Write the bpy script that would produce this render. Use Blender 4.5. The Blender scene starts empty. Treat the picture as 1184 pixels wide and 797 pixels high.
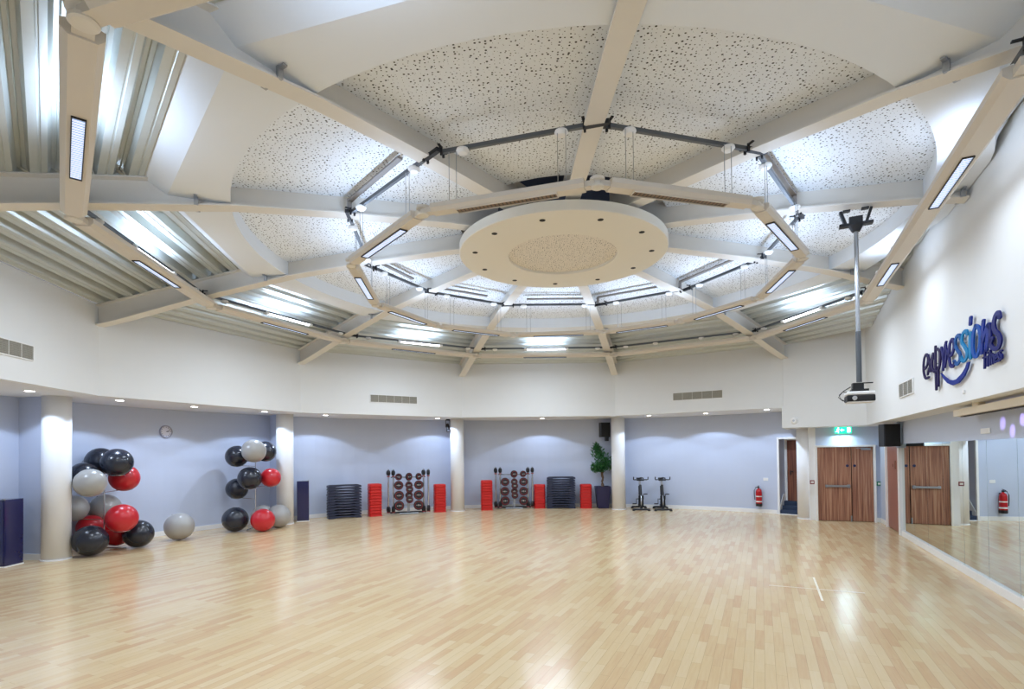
import bpy, bmesh, math, random
from mathutils import Vector, Matrix
random.seed(7)
PI = math.pi
C = bpy.context.scene.collection

# ------------------------------------------------------------------ materials
def nodes(m):
    m.use_nodes = True
    nt = m.node_tree
    for n in list(nt.nodes): nt.nodes.remove(n)
    out = nt.nodes.new('ShaderNodeOutputMaterial')
    b = nt.nodes.new('ShaderNodeBsdfPrincipled')
    nt.links.new(b.outputs[0], out.inputs[0])
    return nt, b, out

def srgb(h):
    v = [int(h[i:i+2], 16)/255 for i in (0, 2, 4)]
    return tuple([x/12.92 if x <= .04045 else ((x+.055)/1.055)**2.4 for x in v]+[1])

def mat(name, col, rough=.6, metal=0., var=.04, scale=6., bump=0., spec=.5, coat=0.):
    m = bpy.data.materials.new(name)
    nt, b, out = nodes(m)
    if isinstance(col, str): col = srgb(col)
    b.inputs['Roughness'].default_value = rough
    b.inputs['Metallic'].default_value = metal
    b.inputs['Specular IOR Level'].default_value = spec
    b.inputs['Coat Weight'].default_value = coat
    tc = nt.nodes.new('ShaderNodeTexCoord')
    n = nt.nodes.new('ShaderNodeTexNoise'); n.inputs['Scale'].default_value = scale
    n.inputs['Detail'].default_value = 3
    nt.links.new(tc.outputs['Object'], n.inputs['Vector'])
    mx = nt.nodes.new('ShaderNodeMix'); mx.data_type = 'RGBA'
    mx.inputs[6].default_value = tuple([c*(1-var) for c in col[:3]]+[1])
    mx.inputs[7].default_value = tuple([min(1, c*(1+var)) for c in col[:3]]+[1])
    nt.links.new(n.outputs['Fac'], mx.inputs[0]); nt.links.new(mx.outputs[2], b.inputs['Base Color'])
    if bump:
        bp = nt.nodes.new('ShaderNodeBump'); bp.inputs['Strength'].default_value = bump; bp.inputs['Distance'].default_value = .01
        nt.links.new(n.outputs['Fac'], bp.inputs['Height']); nt.links.new(bp.outputs[0], b.inputs['Normal'])
    return m

def emis(name, col, strength):
    m = bpy.data.materials.new(name); nt, b, out = nodes(m)
    if isinstance(col, str): col = srgb(col)
    b.inputs['Base Color'].default_value = col
    b.inputs['Emission Color'].default_value = col
    b.inputs['Emission Strength'].default_value = strength
    return m

def louvre_mat(name, col, strength, dark):
    """louvred diffuser: fine cross blades over a lit (or unlit) tray"""
    m = bpy.data.materials.new(name); nt, b, out = nodes(m)
    tc = nt.nodes.new('ShaderNodeTexCoord'); sp = nt.nodes.new('ShaderNodeSeparateXYZ')
    nt.links.new(tc.outputs['Object'], sp.inputs[0])
    mu = nt.nodes.new('ShaderNodeMath'); mu.operation = 'MULTIPLY'; mu.inputs[1].default_value = 1/.045
    nt.links.new(sp.outputs['X'], mu.inputs[0])
    fr = nt.nodes.new('ShaderNodeMath'); fr.operation = 'FRACT'; nt.links.new(mu.outputs[0], fr.inputs[0])
    gt = nt.nodes.new('ShaderNodeMath'); gt.operation = 'GREATER_THAN'; gt.inputs[1].default_value = .35
    nt.links.new(fr.outputs[0], gt.inputs[0])
    mx = nt.nodes.new('ShaderNodeMix'); mx.data_type = 'RGBA'
    mx.inputs[6].default_value = srgb(dark); mx.inputs[7].default_value = srgb(col)
    nt.links.new(gt.outputs[0], mx.inputs[0]); nt.links.new(mx.outputs[2], b.inputs['Base Color'])
    if strength:
        nt.links.new(mx.outputs[2], b.inputs['Emission Color']); b.inputs['Emission Strength'].default_value = strength
    b.inputs['Roughness'].default_value = .4
    return m

def perforated_mat(name, col, cell, holes=.26):
    m = bpy.data.materials.new(name); nt, b, out = nodes(m)
    tc = nt.nodes.new('ShaderNodeTexCoord')
    v = nt.nodes.new('ShaderNodeTexVoronoi'); v.voronoi_dimensions = '2D'; v.inputs['Scale'].default_value = 1/cell
    v.inputs['Randomness'].default_value = .85
    nt.links.new(tc.outputs['Object'], v.inputs['Vector'])
    sp = nt.nodes.new('ShaderNodeSeparateColor'); nt.links.new(v.outputs['Color'], sp.inputs[0])
    pw = nt.nodes.new('ShaderNodeMath'); pw.operation = 'POWER'; pw.inputs[1].default_value = 1.6; nt.links.new(sp.outputs[0], pw.inputs[0])
    ma = nt.nodes.new('ShaderNodeMath'); ma.operation = 'MULTIPLY_ADD'; ma.inputs[1].default_value = holes*.75; ma.inputs[2].default_value = holes*.22
    nt.links.new(pw.outputs[0], ma.inputs[0])
    lt = nt.nodes.new('ShaderNodeMath'); lt.operation = 'LESS_THAN'
    nt.links.new(v.outputs['Distance'], lt.inputs[0]); nt.links.new(ma.outputs[0], lt.inputs[1])
    mx = nt.nodes.new('ShaderNodeMix'); mx.data_type = 'RGBA'
    mx.inputs[6].default_value = srgb(col); mx.inputs[7].default_value = (.03, .03, .028, 1)
    nt.links.new(lt.outputs[0], mx.inputs[0]); nt.links.new(mx.outputs[2], b.inputs['Base Color'])
    b.inputs['Roughness'].default_value = .85
    return m

def floor_mat():
    m = bpy.data.materials.new('maple_strip_floor'); nt, b, out = nodes(m)
    tc = nt.nodes.new('ShaderNodeTexCoord')
    mp = nt.nodes.new('ShaderNodeMapping'); mp.inputs['Rotation'].default_value = (0, 0, -math.atan2(.907, .4206))
    nt.links.new(tc.outputs['Object'], mp.inputs['Vector'])
    br = nt.nodes.new('ShaderNodeTexBrick')
    br.offset = .37; br.offset_frequency = 2; br.squash = 1
    br.inputs['Scale'].default_value = 1
    br.inputs['Brick Width'].default_value = .62; br.inputs['Row Height'].default_value = .09
    br.inputs['Mortar Size'].default_value = .0016; br.inputs['Mortar Smooth'].default_value = .3
    br.inputs['Bias'].default_value = 0
    br.inputs['Color1'].default_value = (0, 0, 0, 1); br.inputs['Color2'].default_value = (1, 1, 1, 1); br.inputs['Mortar'].default_value = (.5, .5, .5, 1)
    nt.links.new(mp.outputs[0], br.inputs['Vector'])
    # stretched grain
    mg = nt.nodes.new('ShaderNodeMapping'); mg.inputs['Scale'].default_value = (3, 45, 1)
    nt.links.new(mp.outputs[0], mg.inputs['Vector'])
    ng = nt.nodes.new('ShaderNodeTexNoise'); ng.inputs['Scale'].default_value = 1; ng.inputs['Detail'].default_value = 6
    nt.links.new(mg.outputs[0], ng.inputs['Vector'])
    nb = nt.nodes.new('ShaderNodeTexNoise'); nb.inputs['Scale'].default_value = 1.1; nb.inputs['Detail'].default_value = 3
    nt.links.new(mp.outputs[0], nb.inputs['Vector'])
    r = nt.nodes.new('ShaderNodeValToRGB')
    r.color_ramp.elements[0].position = 0; r.color_ramp.elements[0].color = srgb('CBA77C')
    r.color_ramp.elements[1].position = 1; r.color_ramp.elements[1].color = srgb('E4D0A8')
    e = r.color_ramp.elements.new(.5); e.color = srgb('DABF92')
    e = r.color_ramp.elements.new(.12); e.color = srgb('CCA47A')
    a1 = nt.nodes.new('ShaderNodeMath'); a1.operation = 'MULTIPLY_ADD'; a1.inputs[1].default_value = .5; a1.inputs[2].default_value = .02
    nt.links.new(br.outputs['Color'], a1.inputs[0])
    a2 = nt.nodes.new('ShaderNodeMath'); a2.operation = 'MULTIPLY_ADD'; a2.inputs[1].default_value = .45
    nt.links.new(ng.outputs['Fac'], a2.inputs[0]); nt.links.new(a1.outputs[0], a2.inputs[2])
    nt.links.new(a2.outputs[0], r.inputs[0])
    mm = nt.nodes.new('ShaderNodeMix'); mm.data_type = 'RGBA'; mm.inputs[7].default_value = srgb('8A6238')
    ml = nt.nodes.new('ShaderNodeMath'); ml.operation = 'MULTIPLY'; ml.inputs[1].default_value = .55
    nt.links.new(br.outputs['Fac'], ml.inputs[0]); nt.links.new(ml.outputs[0], mm.inputs[0]); nt.links.new(r.outputs[0], mm.inputs[6])
    nt.links.new(mm.outputs[2], b.inputs['Base Color'])
    rr = nt.nodes.new('ShaderNodeMapRange'); rr.inputs['To Min'].default_value = .15; rr.inputs['To Max'].default_value = .24
    nt.links.new(nb.outputs['Fac'], rr.inputs[0]); nt.links.new(rr.outputs[0], b.inputs['Roughness'])
    b.inputs['Specular IOR Level'].default_value = .5
    bp = nt.nodes.new('ShaderNodeBump'); bp.inputs['Strength'].default_value = .015; bp.inputs['Distance'].default_value = .005
    nt.links.new(ng.outputs['Fac'], bp.inputs['Height']); nt.links.new(bp.outputs[0], b.inputs['Normal'])
    return m

def wood_mat(name, c1, c2, c3, horiz=False):
    """vertical straight-grain veneer"""
    m = bpy.data.materials.new(name); nt, b, out = nodes(m)
    tc = nt.nodes.new('ShaderNodeTexCoord'); mp = nt.nodes.new('ShaderNodeMapping')
    mp.inputs['Scale'].default_value = (26, 26, .7)
    nt.links.new(tc.outputs['Object'], mp.inputs['Vector'])
    n = nt.nodes.new('ShaderNodeTexNoise'); n.inputs['Scale'].default_value = 1; n.inputs['Detail'].default_value = 5; n.inputs['Roughness'].default_value = .6
    nt.links.new(mp.outputs[0], n.inputs['Vector'])
    r = nt.nodes.new('ShaderNodeValToRGB')
    r.color_ramp.elements[0].position = .35; r.color_ramp.elements[0].color = srgb(c1)
    r.color_ramp.elements[1].position = .68; r.color_ramp.elements[1].color = srgb(c3)
    e = r.color_ramp.elements.new(.5); e.color = srgb(c2)
    nt.links.new(n.outputs['Fac'], r.inputs[0]); nt.links.new(r.outputs[0], b.inputs['Base Color'])
    b.inputs['Roughness'].default_value = .42
    return m

M = dict(
    white=mat('white_wall_paint', 'E4E6E6', .75, bump=.02, var=.012, scale=3),
    lilac=mat('pale_blue_wall_paint', 'BEC7DA', .7, var=.015, scale=2),
    soffit=mat('white_soffit_paint', 'E0E2E4', .8, var=.015),
    trim=mat('white_gloss_paint', 'EEEEEC', .35, var=.01),
    column=mat('white_column_paint', 'E8E9EA', .6, var=.01),
    panel=mat('white_plaster_panel', 'E2E7EC', .8, var=.012, scale=2),
    perf=perforated_mat('perforated_acoustic_plaster', 'E6EBF0', .047, .26),
    perf_fine=perforated_mat('fine_perforated_acoustic_plaster', 'E0DACF', .034, .26),
    beam=mat('cream_beam_paint', 'DCD8D0', .55, var=.02),
    deck=mat('galvanised_steel_deck', 'C8CCC6', .38, metal=.5, var=.06, scale=5),
    trunk=mat('cream_lighting_trunking', 'D7D0C5', .5, var=.015),
    trunk_cap=mat('white_lighting_joint', 'DDD8CE', .45, var=.02),
    rail=mat('grey_support_rail', '5D6267', .4, metal=.4, var=.05),
    clamp=mat('dark_clamp_steel', '2C2E33', .45, metal=.3, var=.05),
    tray=mat('cable_tray_steel', '8D8782', .55, metal=.3, var=.15, scale=60),
    cap_white=mat('white_plastic_cap', 'F0F0EE', .4, var=.01),
    disc=mat('cream_ceiling_disc', 'E2DED2', .7, var=.01),
    dark=mat('plenum_shade_tone', '4A5060', .9, var=.1),  # dark base colour stands in for the unlit space above the disc
    hole=mat('dark_recess', '1D1B18', .8),
    diff_lit=louvre_mat('lit_louvre_diffuser', 'D2E2FF', .85, '7C8FB4'),
    diff_off=louvre_mat('unlit_louvre_diffuser', '77614A', 0, '2E2318'),
    tube=emis('lit_fluorescent_tube', 'F2F6FF', 6.0),
    lamp=emis('lit_downlight_lens', 'FFFDF8', 14.0),
    lamp_off=mat('unlit_downlight_lens', 'B9B3AA', .3),
    chrome=mat('chrome', 'C8CACC', .18, metal=1., var=.02),
    steel=mat('brushed_steel', 'A9ADB3', .3, metal=.9, var=.05),
    black=mat('black_plastic', '121317', .4, var=.1),
    black_rough=mat('black_rubber', '15151A', .6, var=.15),
    grille=mat('black_speaker_cloth', '0E0E10', .8, var=.2, scale=200),
    ball_black=mat('black_gym_ball_vinyl', '20242F', .26, var=.05, coat=.2),
    ball_grey=mat('silver_gym_ball_vinyl', 'A3A29F', .3, var=.03, coat=.15),
    ball_red=mat('red_gym_ball_vinyl', 'C3202B', .3, var=.04, coat=.15),
    navy=mat('glossy_navy_laminate', '171A4E', .12, var=.08, coat=.5),
    navy_pot=mat('navy_planter_plastic', '24214A', .35, var=.08),
    step=mat('charcoal_step_plastic', '242A42', .45, var=.1),
    step_mat=mat('black_step_rubber', '1B1D26', .75, var=.15, scale=60),
    red=mat('red_riser_plastic', 'C9211E', .38, var=.05),
    plate_red=mat('red_plate_ring', '8E1C22', .5, var=.05),
    leaf=mat('glossy_green_leaf', '2E6B34', .38, var=.5, scale=9),
    bark=mat('brown_bark', '6B5540', .85, var=.3, scale=30, bump=.4),
    soil=mat('dark_potting_soil', '2A2018', .95, var=.3, scale=60),
    veneer=wood_mat('walnut_door_veneer', '7C5042', 'A07058', 'C0967A'),
    veneer_dark=wood_mat('dark_walnut_veneer', '5C3226', '7A4734', '955C44'),
    door_flat=mat('smooth_brown_door_veneer', '9A6457', .4, var=.08, scale=3),
    stair=mat('blue_stair_carpet', '2F3D55', .9, var=.15, scale=60),
    ext_red=mat('extinguisher_red', 'B4141E', .25, var=.03),
    label_white=mat('white_label', 'E8E8E6', .5),
    vent=mat('grey_vent_slat', 'A5A49C', .5, metal=.2, var=.05),
    vent_back=mat('dark_vent_cavity', '62625C', .8),
    sign_green=emis('lit_green_exit_sign', '1FC9A0', 1.6),
    sign_white=emis('lit_white_exit_symbol', 'F4FFFA', 3.0),
    screen=mat('cream_screen_housing', 'E6DCC8', .5, var=.01),
    slot=mat('black_screen_slot', '131313', .7),
    blue_dot=mat('blue_door_disc', '1E2A52', .4),
    green_box=mat('green_break_glass', '0F7A58', .4),
    red_box=mat('red_break_glass', '7E2A34', .4),
    tape=mat('white_floor_tape', 'EEE6D2', .6),
)
def mirror_mat():
    m = bpy.data.materials.new('wall_mirror_glass'); nt, b, out = nodes(m)
    b.inputs['Base Color'].default_value = (.80, .87, .84, 1); b.inputs['Metallic'].default_value = 1; b.inputs['Roughness'].default_value = .004
    return m
M['mirror'] = mirror_mat()
M['floor'] = floor_mat()

# ------------------------------------------------------------------ mesh helpers
def obj(name, bm, m, parent=None, smooth=False, bevel=0.):
    me = bpy.data.meshes.new(name)
    bmesh.ops.recalc_face_normals(bm, faces=bm.faces[:])
    bm.to_mesh(me); bm.free()
    if smooth:
        for p in me.polygons: p.use_smooth = True
    o = bpy.data.objects.new(name, me); C.objects.link(o)
    me.materials.append(M[m] if isinstance(m, str) else m)
    if parent is not None: o.parent = parent
    if bevel:
        md = o.modifiers.new('bevel', 'BEVEL'); md.width = bevel; md.segments = 2; md.limit_method = 'ANGLE'
    return o
def empty(name, loc=(0, 0, 0), rz=0.):
    o = bpy.data.objects.new(name, None); C.objects.link(o); o.location = loc; o.rotation_euler = (0, 0, rz); o.empty_display_size = .1
    return o
def tag(o, label, cat, group=None):
    o['label'] = label; o['category'] = cat
    if group: o['group'] = group
    return o
def struct(o): o['kind'] = 'structure'; return o
def copy_tree(o, parent=None):
    c = o.copy(); C.objects.link(c); c.parent = parent
    for ch in list(o.children): copy_tree(ch, c)
    return c
def NB(): return bmesh.new()
def box(bm, c, s, rz=0., rx=0., ry=0.):
    m = Matrix.Translation(c) @ Matrix.Rotation(rz, 4, 'Z') @ Matrix.Rotation(ry, 4, 'Y') @ Matrix.Rotation(rx, 4, 'X') @ Matrix.Diagonal((s[0], s[1], s[2], 1))
    bmesh.ops.create_cube(bm, size=1, matrix=m); return bm
def prism(bm, poly, z0, z1):
    """poly of (x,y); z0/z1 numbers or lists"""
    n = len(poly)
    a = [bm.verts.new((p[0], p[1], z0[i] if isinstance(z0, list) else z0)) for i, p in enumerate(poly)]
    b = [bm.verts.new((p[0], p[1], z1[i] if isinstance(z1, list) else z1)) for i, p in enumerate(poly)]
    bm.faces.new(a[::-1]); bm.faces.new(b)
    for i in range(n): bm.faces.new((a[i], a[(i+1) % n], b[(i+1) % n], b[i]))
    return bm
def tube(bm, pts, r, seg=8, caps=True):
    pts = [Vector(p) for p in pts]; rs = r if isinstance(r, list) else [r]*len(pts)
    rings = []
    up = Vector((0, 0, 1))
    for i, p in enumerate(pts):
        d = (pts[min(i+1, len(pts)-1)]-pts[max(i-1, 0)]).normalized()
        ref = up if abs(d.dot(up)) < .95 else Vector((1, 0, 0))
        u = d.cross(ref).normalized(); v = d.cross(u).normalized()
        rings.append([bm.verts.new(p+(u*math.cos(2*PI*j/seg)+v*math.sin(2*PI*j/seg))*rs[i]) for j in range(seg)])
    for a, b in zip(rings, rings[1:]):
        for j in range(seg): bm.faces.new((a[j], a[(j+1) % seg], b[(j+1) % seg], b[j]))
    if caps: bm.faces.new(rings[0][::-1]); bm.faces.new(rings[-1])
    return bm
def lathe(bm, prof, seg=32, mtx=None):
    """prof: list (r,z)"""
    mtx = mtx or Matrix()
    rings = []
    for r, z in prof:
        if r < 1e-6: rings.append([bm.verts.new(mtx @ Vector((0, 0, z)))])
        else: rings.append([bm.verts.new(mtx @ Vector((r*math.cos(2*PI*j/seg), r*math.sin(2*PI*j/seg), z))) for j in range(seg)])
    for a, b in zip(rings, rings[1:]):
        for j in range(seg):
            k = (j+1) % seg
            if len(a) == 1 and len(b) == 1: continue
            if len(a) == 1: bm.faces.new((a[0], b[j], b[k]))
            elif len(b) == 1: bm.faces.new((a[j], a[k], b[0]))
            else: bm.faces.new((a[j], a[k], b[k], b[j]))
    return bm
def ext_profile(bm, prof, p0, p1, up=Vector((0, 0, 1))):
    """extrude closed (side,up) profile from p0 to p1"""
    p0, p1 = Vector(p0), Vector(p1); d = (p1-p0).normalized(); s = up.cross(d).normalized(); u = d.cross(s).normalized()
    a = [bm.verts.new(p0+s*x+u*y) for x, y in prof]; b = [bm.verts.new(p1+s*x+u*y) for x, y in prof]
    n = len(prof)
    bm.faces.new(a[::-1]); bm.faces.new(b)
    for i in range(n): bm.faces.new((a[i], a[(i+1) % n], b[(i+1) % n], b[i]))
    return bm

# ------------------------------------------------------------------ plan of the room
CX, CY = .898, 9.183
PH = math.radians(106.375); ST = 2*PI/11
def V(k, R, z=None):
    a = PH+k*ST
    p = (CX+R*math.cos(a), CY+R*math.sin(a))
    return p if z is None else (p[0], p[1], z)
AN = math.radians(-24.88)                      # outward normal of the straight right wall
NW = (math.cos(AN), math.sin(AN)); TW = (.4206, .907)
DU, DL = 5.53, 6.0                              # centre to upper right wall / mirror wall
def dist_w(p): return (p[0]-CX)*NW[0]+(p[1]-CY)*NW[1]
def clamp_w(p, d):
    """pull a point back along its radius so it stays inside the right wall"""
    q = dist_w(p)
    if q <= d: return p
    t = d/q
    return (CX+(p[0]-CX)*t, CY+(p[1]-CY)*t)
ZS, ZR = 3.21, 2.63                             # ring soffit, right soffit
def zb(r):                                       # underside of the roof beams
    P = [(0, 5.66), (2, 5.57), (3.6, 5.45), (5, 5.30), (6.8, 5.0), (8.4, 4.68), (9.1, 4.56), (10, 4.4)]
    for (a, za), (b, zc) in zip(P, P[1:]):
        if r <= b: return za+(zc-za)*(r-a)/(b-a)
    return P[-1][1]
def zt(r): return 4.965+(9.1-r)*.168            # top of beams / underside of deck
BAY = {-1: 'above the potted tree bay', 0: 'above the left weight rack bay', 1: 'above the wall clock bay', 2: 'above the far left cabinet',
       3: 'at the upper left edge', 4: 'near camera, left of near beam', 5: 'near camera, right of near beam', -5: 'over the logo, nearer camera',
       -4: 'over the logo, beside projector pole', -3: 'above the double doors', -2: 'above the exercise bikes'}

# ---- floor
bm = NB(); prism(bm, [(-11, -3.2), (13, -3.2), (13, 21.5), (-11, 21.5)], -.12, 0)
struct(obj('floor', bm, 'floor'))

# ---- curved back wall, segments per bay so that each alcove is a wall of its own
def arc_wall(name, k0, k1, R, z0, z1, m, th=.12, n=14):
    bm = NB(); ins = [V(k0+(k1-k0)*i/n, R) for i in range(n+1)]; outs = [V(k0+(k1-k0)*i/n, R+th) for i in range(n+1)]
    for i in range(n): prism(bm, [ins[i], ins[i+1], outs[i+1], outs[i]], z0, z1)
    bmesh.ops.remove_doubles(bm, verts=bm.verts[:], dist=1e-4)
    o = obj(name, bm, m); return struct(o)
RB = 10.75
for k, nm in ((2, 'wall_left'), (1, 'wall_back_left'), (0, 'wall_back_centre_left'), (-1, 'wall_back_centre')):
    arc_wall(nm, k, k+1, RB, 0, ZS+.3, 'lilac')
arc_wall('wall_back_right', -1.845, -1, RB, 0, ZS+.3, 'lilac')
arc_wall('wall_back_right', -2.0, -1.845, RB, 2.36, ZS+.3, 'lilac', n=3)
arc_wall('wall_rear_left', 3, 4, RB, 0, ZS+.3, 'lilac'); arc_wall('wall_rear', 4, 5.27, RB, 0, ZS+.3, 'lilac')
def arc_skirt(nm, k0, k1):
    bm = NB(); n = 14
    for i in range(n):
        a0, a1 = k0+(k1-k0)*i/n, k0+(k1-k0)*(i+1)/n
        prism(bm, [V(a0, RB-.018), V(a1, RB-.018), V(a1, RB), V(a0, RB)], 0, .12)
    bmesh.ops.remove_doubles(bm, verts=bm.verts[:], dist=1e-4)
    struct(obj(nm, bm, 'trim'))
for k, nm in ((2, 'baseboard_left'), (1, 'baseboard_back_left'), (0, 'baseboard_back_centre_left'), (-1, 'baseboard_back_centre')): arc_skirt(nm, k+.02, k+.98)
arc_skirt('baseboard_back_right', -1.84, -1.02)

# ---- fin walls behind the columns + their baseboards
for k, nm in ((3, 'near_left'), (2, 'left'), (1, 'back_left'), (0, 'back_centre'), (-1, 'back_right')):
    a = PH+k*ST
    bm = NB(); c = V(k, (10.2+RB)/2); box(bm, (c[0], c[1], ZS/2), (RB-10.2, .2, ZS), a); struct(obj('wall_fin_'+nm, bm, 'lilac'))
    bm = NB(); c = V(k, (10.22+RB)/2); box(bm, (c[0], c[1], .06), (RB-10.22-.02, .236, .12), a); struct(obj('baseboard_fin_'+nm, bm, 'trim'))
    
# ---- ring soffit with its upper wall
def ring_wall(name, pts, z0, z1, m, th=.15):
    """pts inner polyline (ordered), pushed outward by th"""
    bm = NB()
    out = []
    for p in pts:
        d = Vector((p[0]-CX, p[1]-CY)); L = d.length; out.append((CX+d.x*(L+th)/L, CY+d.y*(L+th)/L))
    for i in range(len(pts)-1): prism(bm, [pts[i], pts[i+1], out[i+1], out[i]], z0, z1)
    bmesh.ops.remove_doubles(bm, verts=bm.verts[:], dist=1e-4)
    return struct(obj(name, bm, m))
RI = 9.06
t = .454
v5, v6 = V(5, RI), V(6, RI)
VE = (v5[0]+(v6[0]-v5[0])*t, v5[1]+(v6[1]-v5[1])*t)
AFRONT = (7.62, 15.12); BFRONT = (9.14, 13.8)
vm2 = V(-2, RI)
for k, nm in ((2, 'wall_upper_left'), (1, 'wall_upper_back_left'), (0, 'wall_upper_back_centre_left'), (-1, 'wall_upper_back_centre'), (-2, 'wall_upper_back_right'), (3, 'wall_upper_near_left'), (4, 'wall_upper_rear')):
    ring_wall(nm, [V(k, RI), V(k+1, RI)], ZS-.002, 4.985, 'white')
ring_wall('wall_upper_rear_right', [V(5, RI), VE], ZS-.002, 4.985, 'white')
bm = NB()
ks = [-2.0+i*.25 for i in range(29)]
for a0, a1 in zip(ks, ks[1:]):
    def inner(k):
        f = math.floor(k+1e-9); t = k-f; p, q = V(f, RI+.01), V(f+1, RI+.01); return (p[0]+(q[0]-p[0])*t, p[1]+(q[1]-p[1])*t)
    prism(bm, [inner(a0), inner(a1), V(a1, RB+.1), V(a0, RB+.1)], ZS, ZS+.03)
bmesh.ops.remove_doubles(bm, verts=bm.verts[:], dist=1e-4)
struct(obj('ceiling_soffit', bm, 'soffit'))
bm = NB(); prism(bm, [V(5, RI), (VE[0]+.1, VE[1]-.2), (VE[0]+.6, VE[1]-1.9), V(5.3, RB+.1), V(5, RB+.1)], ZS, ZS+.03)
struct(obj('ceiling_soffit_rear', bm, 'soffit'))

# ---- right side: bulkhead over the doors, straight upper wall, soffit, mirror wall
def seg_wall(name, p, q, z0, z1, m, side, th=.12):
    d = Vector((q[0]-p[0], q[1]-p[1])).normalized(); n = Vector((-d.y, d.x))*side*th
    bm = NB(); prism(bm, [p, q, (q[0]+n.x, q[1]+n.y), (p[0]+n.x, p[1]+n.y)], z0, z1)
    return struct(obj(name, bm, m))
dF = Vector((BFRONT[0]-AFRONT[0], BFRONT[1]-AFRONT[1])).normalized()
A2 = (AFRONT[0]+dF.x*.05, AFRONT[1]+dF.y*.05)
seg_wall('wall_over_doors', AFRONT, BFRONT, ZR-.002, ZS+.02, 'white', 1)
seg_wall('wall_over_doors_upper', A2, BFRONT, ZS+.02, 5.55, 'white', 1)
def along(p, s, d=TW): return (p[0]+d[0]*s, p[1]+d[1]*s)
UE = along(BFRONT, -16.6)
seg_wall('wall_right_upper', along(BFRONT, .0), UE, ZR-.003, 6.25, 'white', 1, .12)
MS = (8.99, 12.37)                               # start of the mirrors on the lower right wall
COR = along(MS, 2.585)
ME = along(MS, -15.9)
seg_wall('wall_right', along(MS, 2.6), along(MS, 1.60), 0, ZR+.02, 'lilac', 1)
seg_wall('wall_right_over_door', along(MS, 1.60), along(MS, .22), 2.08, ZR+.02, 'lilac', 1)
seg_wall('wall_right_lower', along(MS, .22), ME, 0, ZR+.02, 'lilac', 1)
# soffit strip between upper wall and mirror wall, and over the door lobby
bm = NB(); prism(bm, [(BFRONT[0]+.02, BFRONT[1]), (UE[0]+.02, UE[1]), (UE[0]+.8, UE[1]-.4), (10.4, 14.7), (9.4, 15.2)], ZR, ZR+.05)
struct(obj('ceiling_right_soffit', bm, 'soffit'))
bm = NB(); prism(bm, [(AFRONT[0]+.02, AFRONT[1]+.03), (BFRONT[0]+.02, BFRONT[1]+.01), (10.35, 14.8), (8.9, 16.0), (8.55, 16.1)], ZR+.001, ZR+.05)
struct(obj('ceiling_lobby_soffit', bm, 'soffit'))
seg_wall('wall_bulkhead_side', (8.5, 16.55), AFRONT, ZR, ZS+.01, 'white', 1, .1)
# lobby wall with the double doors
DP = (8.66, 15.25); DD = (.9354, -.3535)
def dl(s, off=0.): return (DP[0]+DD[0]*s+DD[1]*off, DP[1]+DD[1]*s-DD[0]*off)     # off>0 towards the camera
seg_wall('wall_lobby_left', dl(-.2), dl(-.03), 0, ZR, 'column', 1)
seg_wall('wall_lobby_right', dl(1.42), dl(1.53), 0, ZR, 'lilac', 1)
seg_wall('wall_lobby_top', dl(-.03), dl(1.42), 2.12, ZR, 'lilac', 1)
bm = NB(); q = Vector((dl(1.49)[0]-.0, dl(1.49)[1], 0))
p0, p1 = dl(1.42, .015), dl(1.52, .015); prism(bm, [dl(1.42), dl(1.52), p1, p0], 0, .12); struct(obj('baseboard_lobby', bm, 'trim'))
w0, w1 = along(MS, 2.55), along(MS, 1.66); o_ = (-NW[0]*.016, -NW[1]*.016)
bm = NB(); prism(bm, [w0, w1, (w1[0]+o_[0], w1[1]+o_[1]), (w0[0]+o_[0], w0[1]+o_[1])], 0, .12); struct(obj('baseboard_lobby_right', bm, 'trim'))

# skirting under the mirrors
w0, w1 = along(MS, .0), along(MS, -9.3); o_ = (-NW[0]*.045, -NW[1]*.045)
bm = NB(); prism(bm, [w0, w1, (w1[0]+o_[0], w1[1]+o_[1]), (w0[0]+o_[0], w0[1]+o_[1])], 0, .13)
struct(obj('baseboard_right', bm, 'trim', bevel=.006))
# mirrors
mwords = ['first mirror panel, next to the brown side door', 'second mirror panel from the brown side door', 'third mirror panel from the brown side door',
          'fourth mirror panel from the brown side door', 'fifth mirror panel from the brown side door, reflecting pale wall', 'sixth mirror panel from the brown side door, under the screen housing', 'mirror panel nearest the camera at the right edge of the photo']
for i in range(7):
    s0, s1 = -i*1.025-.004, -(i+1)*1.025+.004
    a, b = along(MS, s0), along(MS, s1); o1 = (-NW[0]*.008, -NW[1]*.008)
    bm = NB(); prism(bm, [a, b, (b[0]+o1[0], b[1]+o1[1]), (a[0]+o1[0], a[1]+o1[1])], .13, 2.12)
    tag(obj('wall_mirror', bm, 'mirror'), 'tall frameless '+mwords[i], 'mirror', 'mirror panels on the right wall')

# ---- columns
cw = {3: 'white round column at the left edge of the hall beyond the frame', 2: 'leftmost white round column, beside the navy cabinet and ball stack', 1: 'white round column right of the second ball stack',
      0: 'white round column between the two weight racks', -1: 'white round column between the potted tree and the exercise bikes', -2: 'white round column between the steps doorway and the double doors'}
for k in (3, 2, 1, 0, -1, -2):
    c = V(k, 10.0) if k > -2 else (8.64, 15.70)
    top = ZS if k > -2 else ZR
    r = .235 if k > -2 else .285
    bm = NB(); lathe(bm, [(0, 0), (r, 0), (r, top), (0, top)], 48)
    o = obj('column', bm, 'column', smooth=False); o.location = (c[0], c[1], 0)
    for p in o.data.polygons: p.use_smooth = abs(p.normal.z) < .5
    tag(o, cw[k], 'column', 'round columns around the hall')
    bm = NB(); lathe(bm, [(r, 0), (r+.012, 0), (r+.012, .02), (r, .025)], 48); obj('base_trim', bm, 'trim', o)

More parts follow.
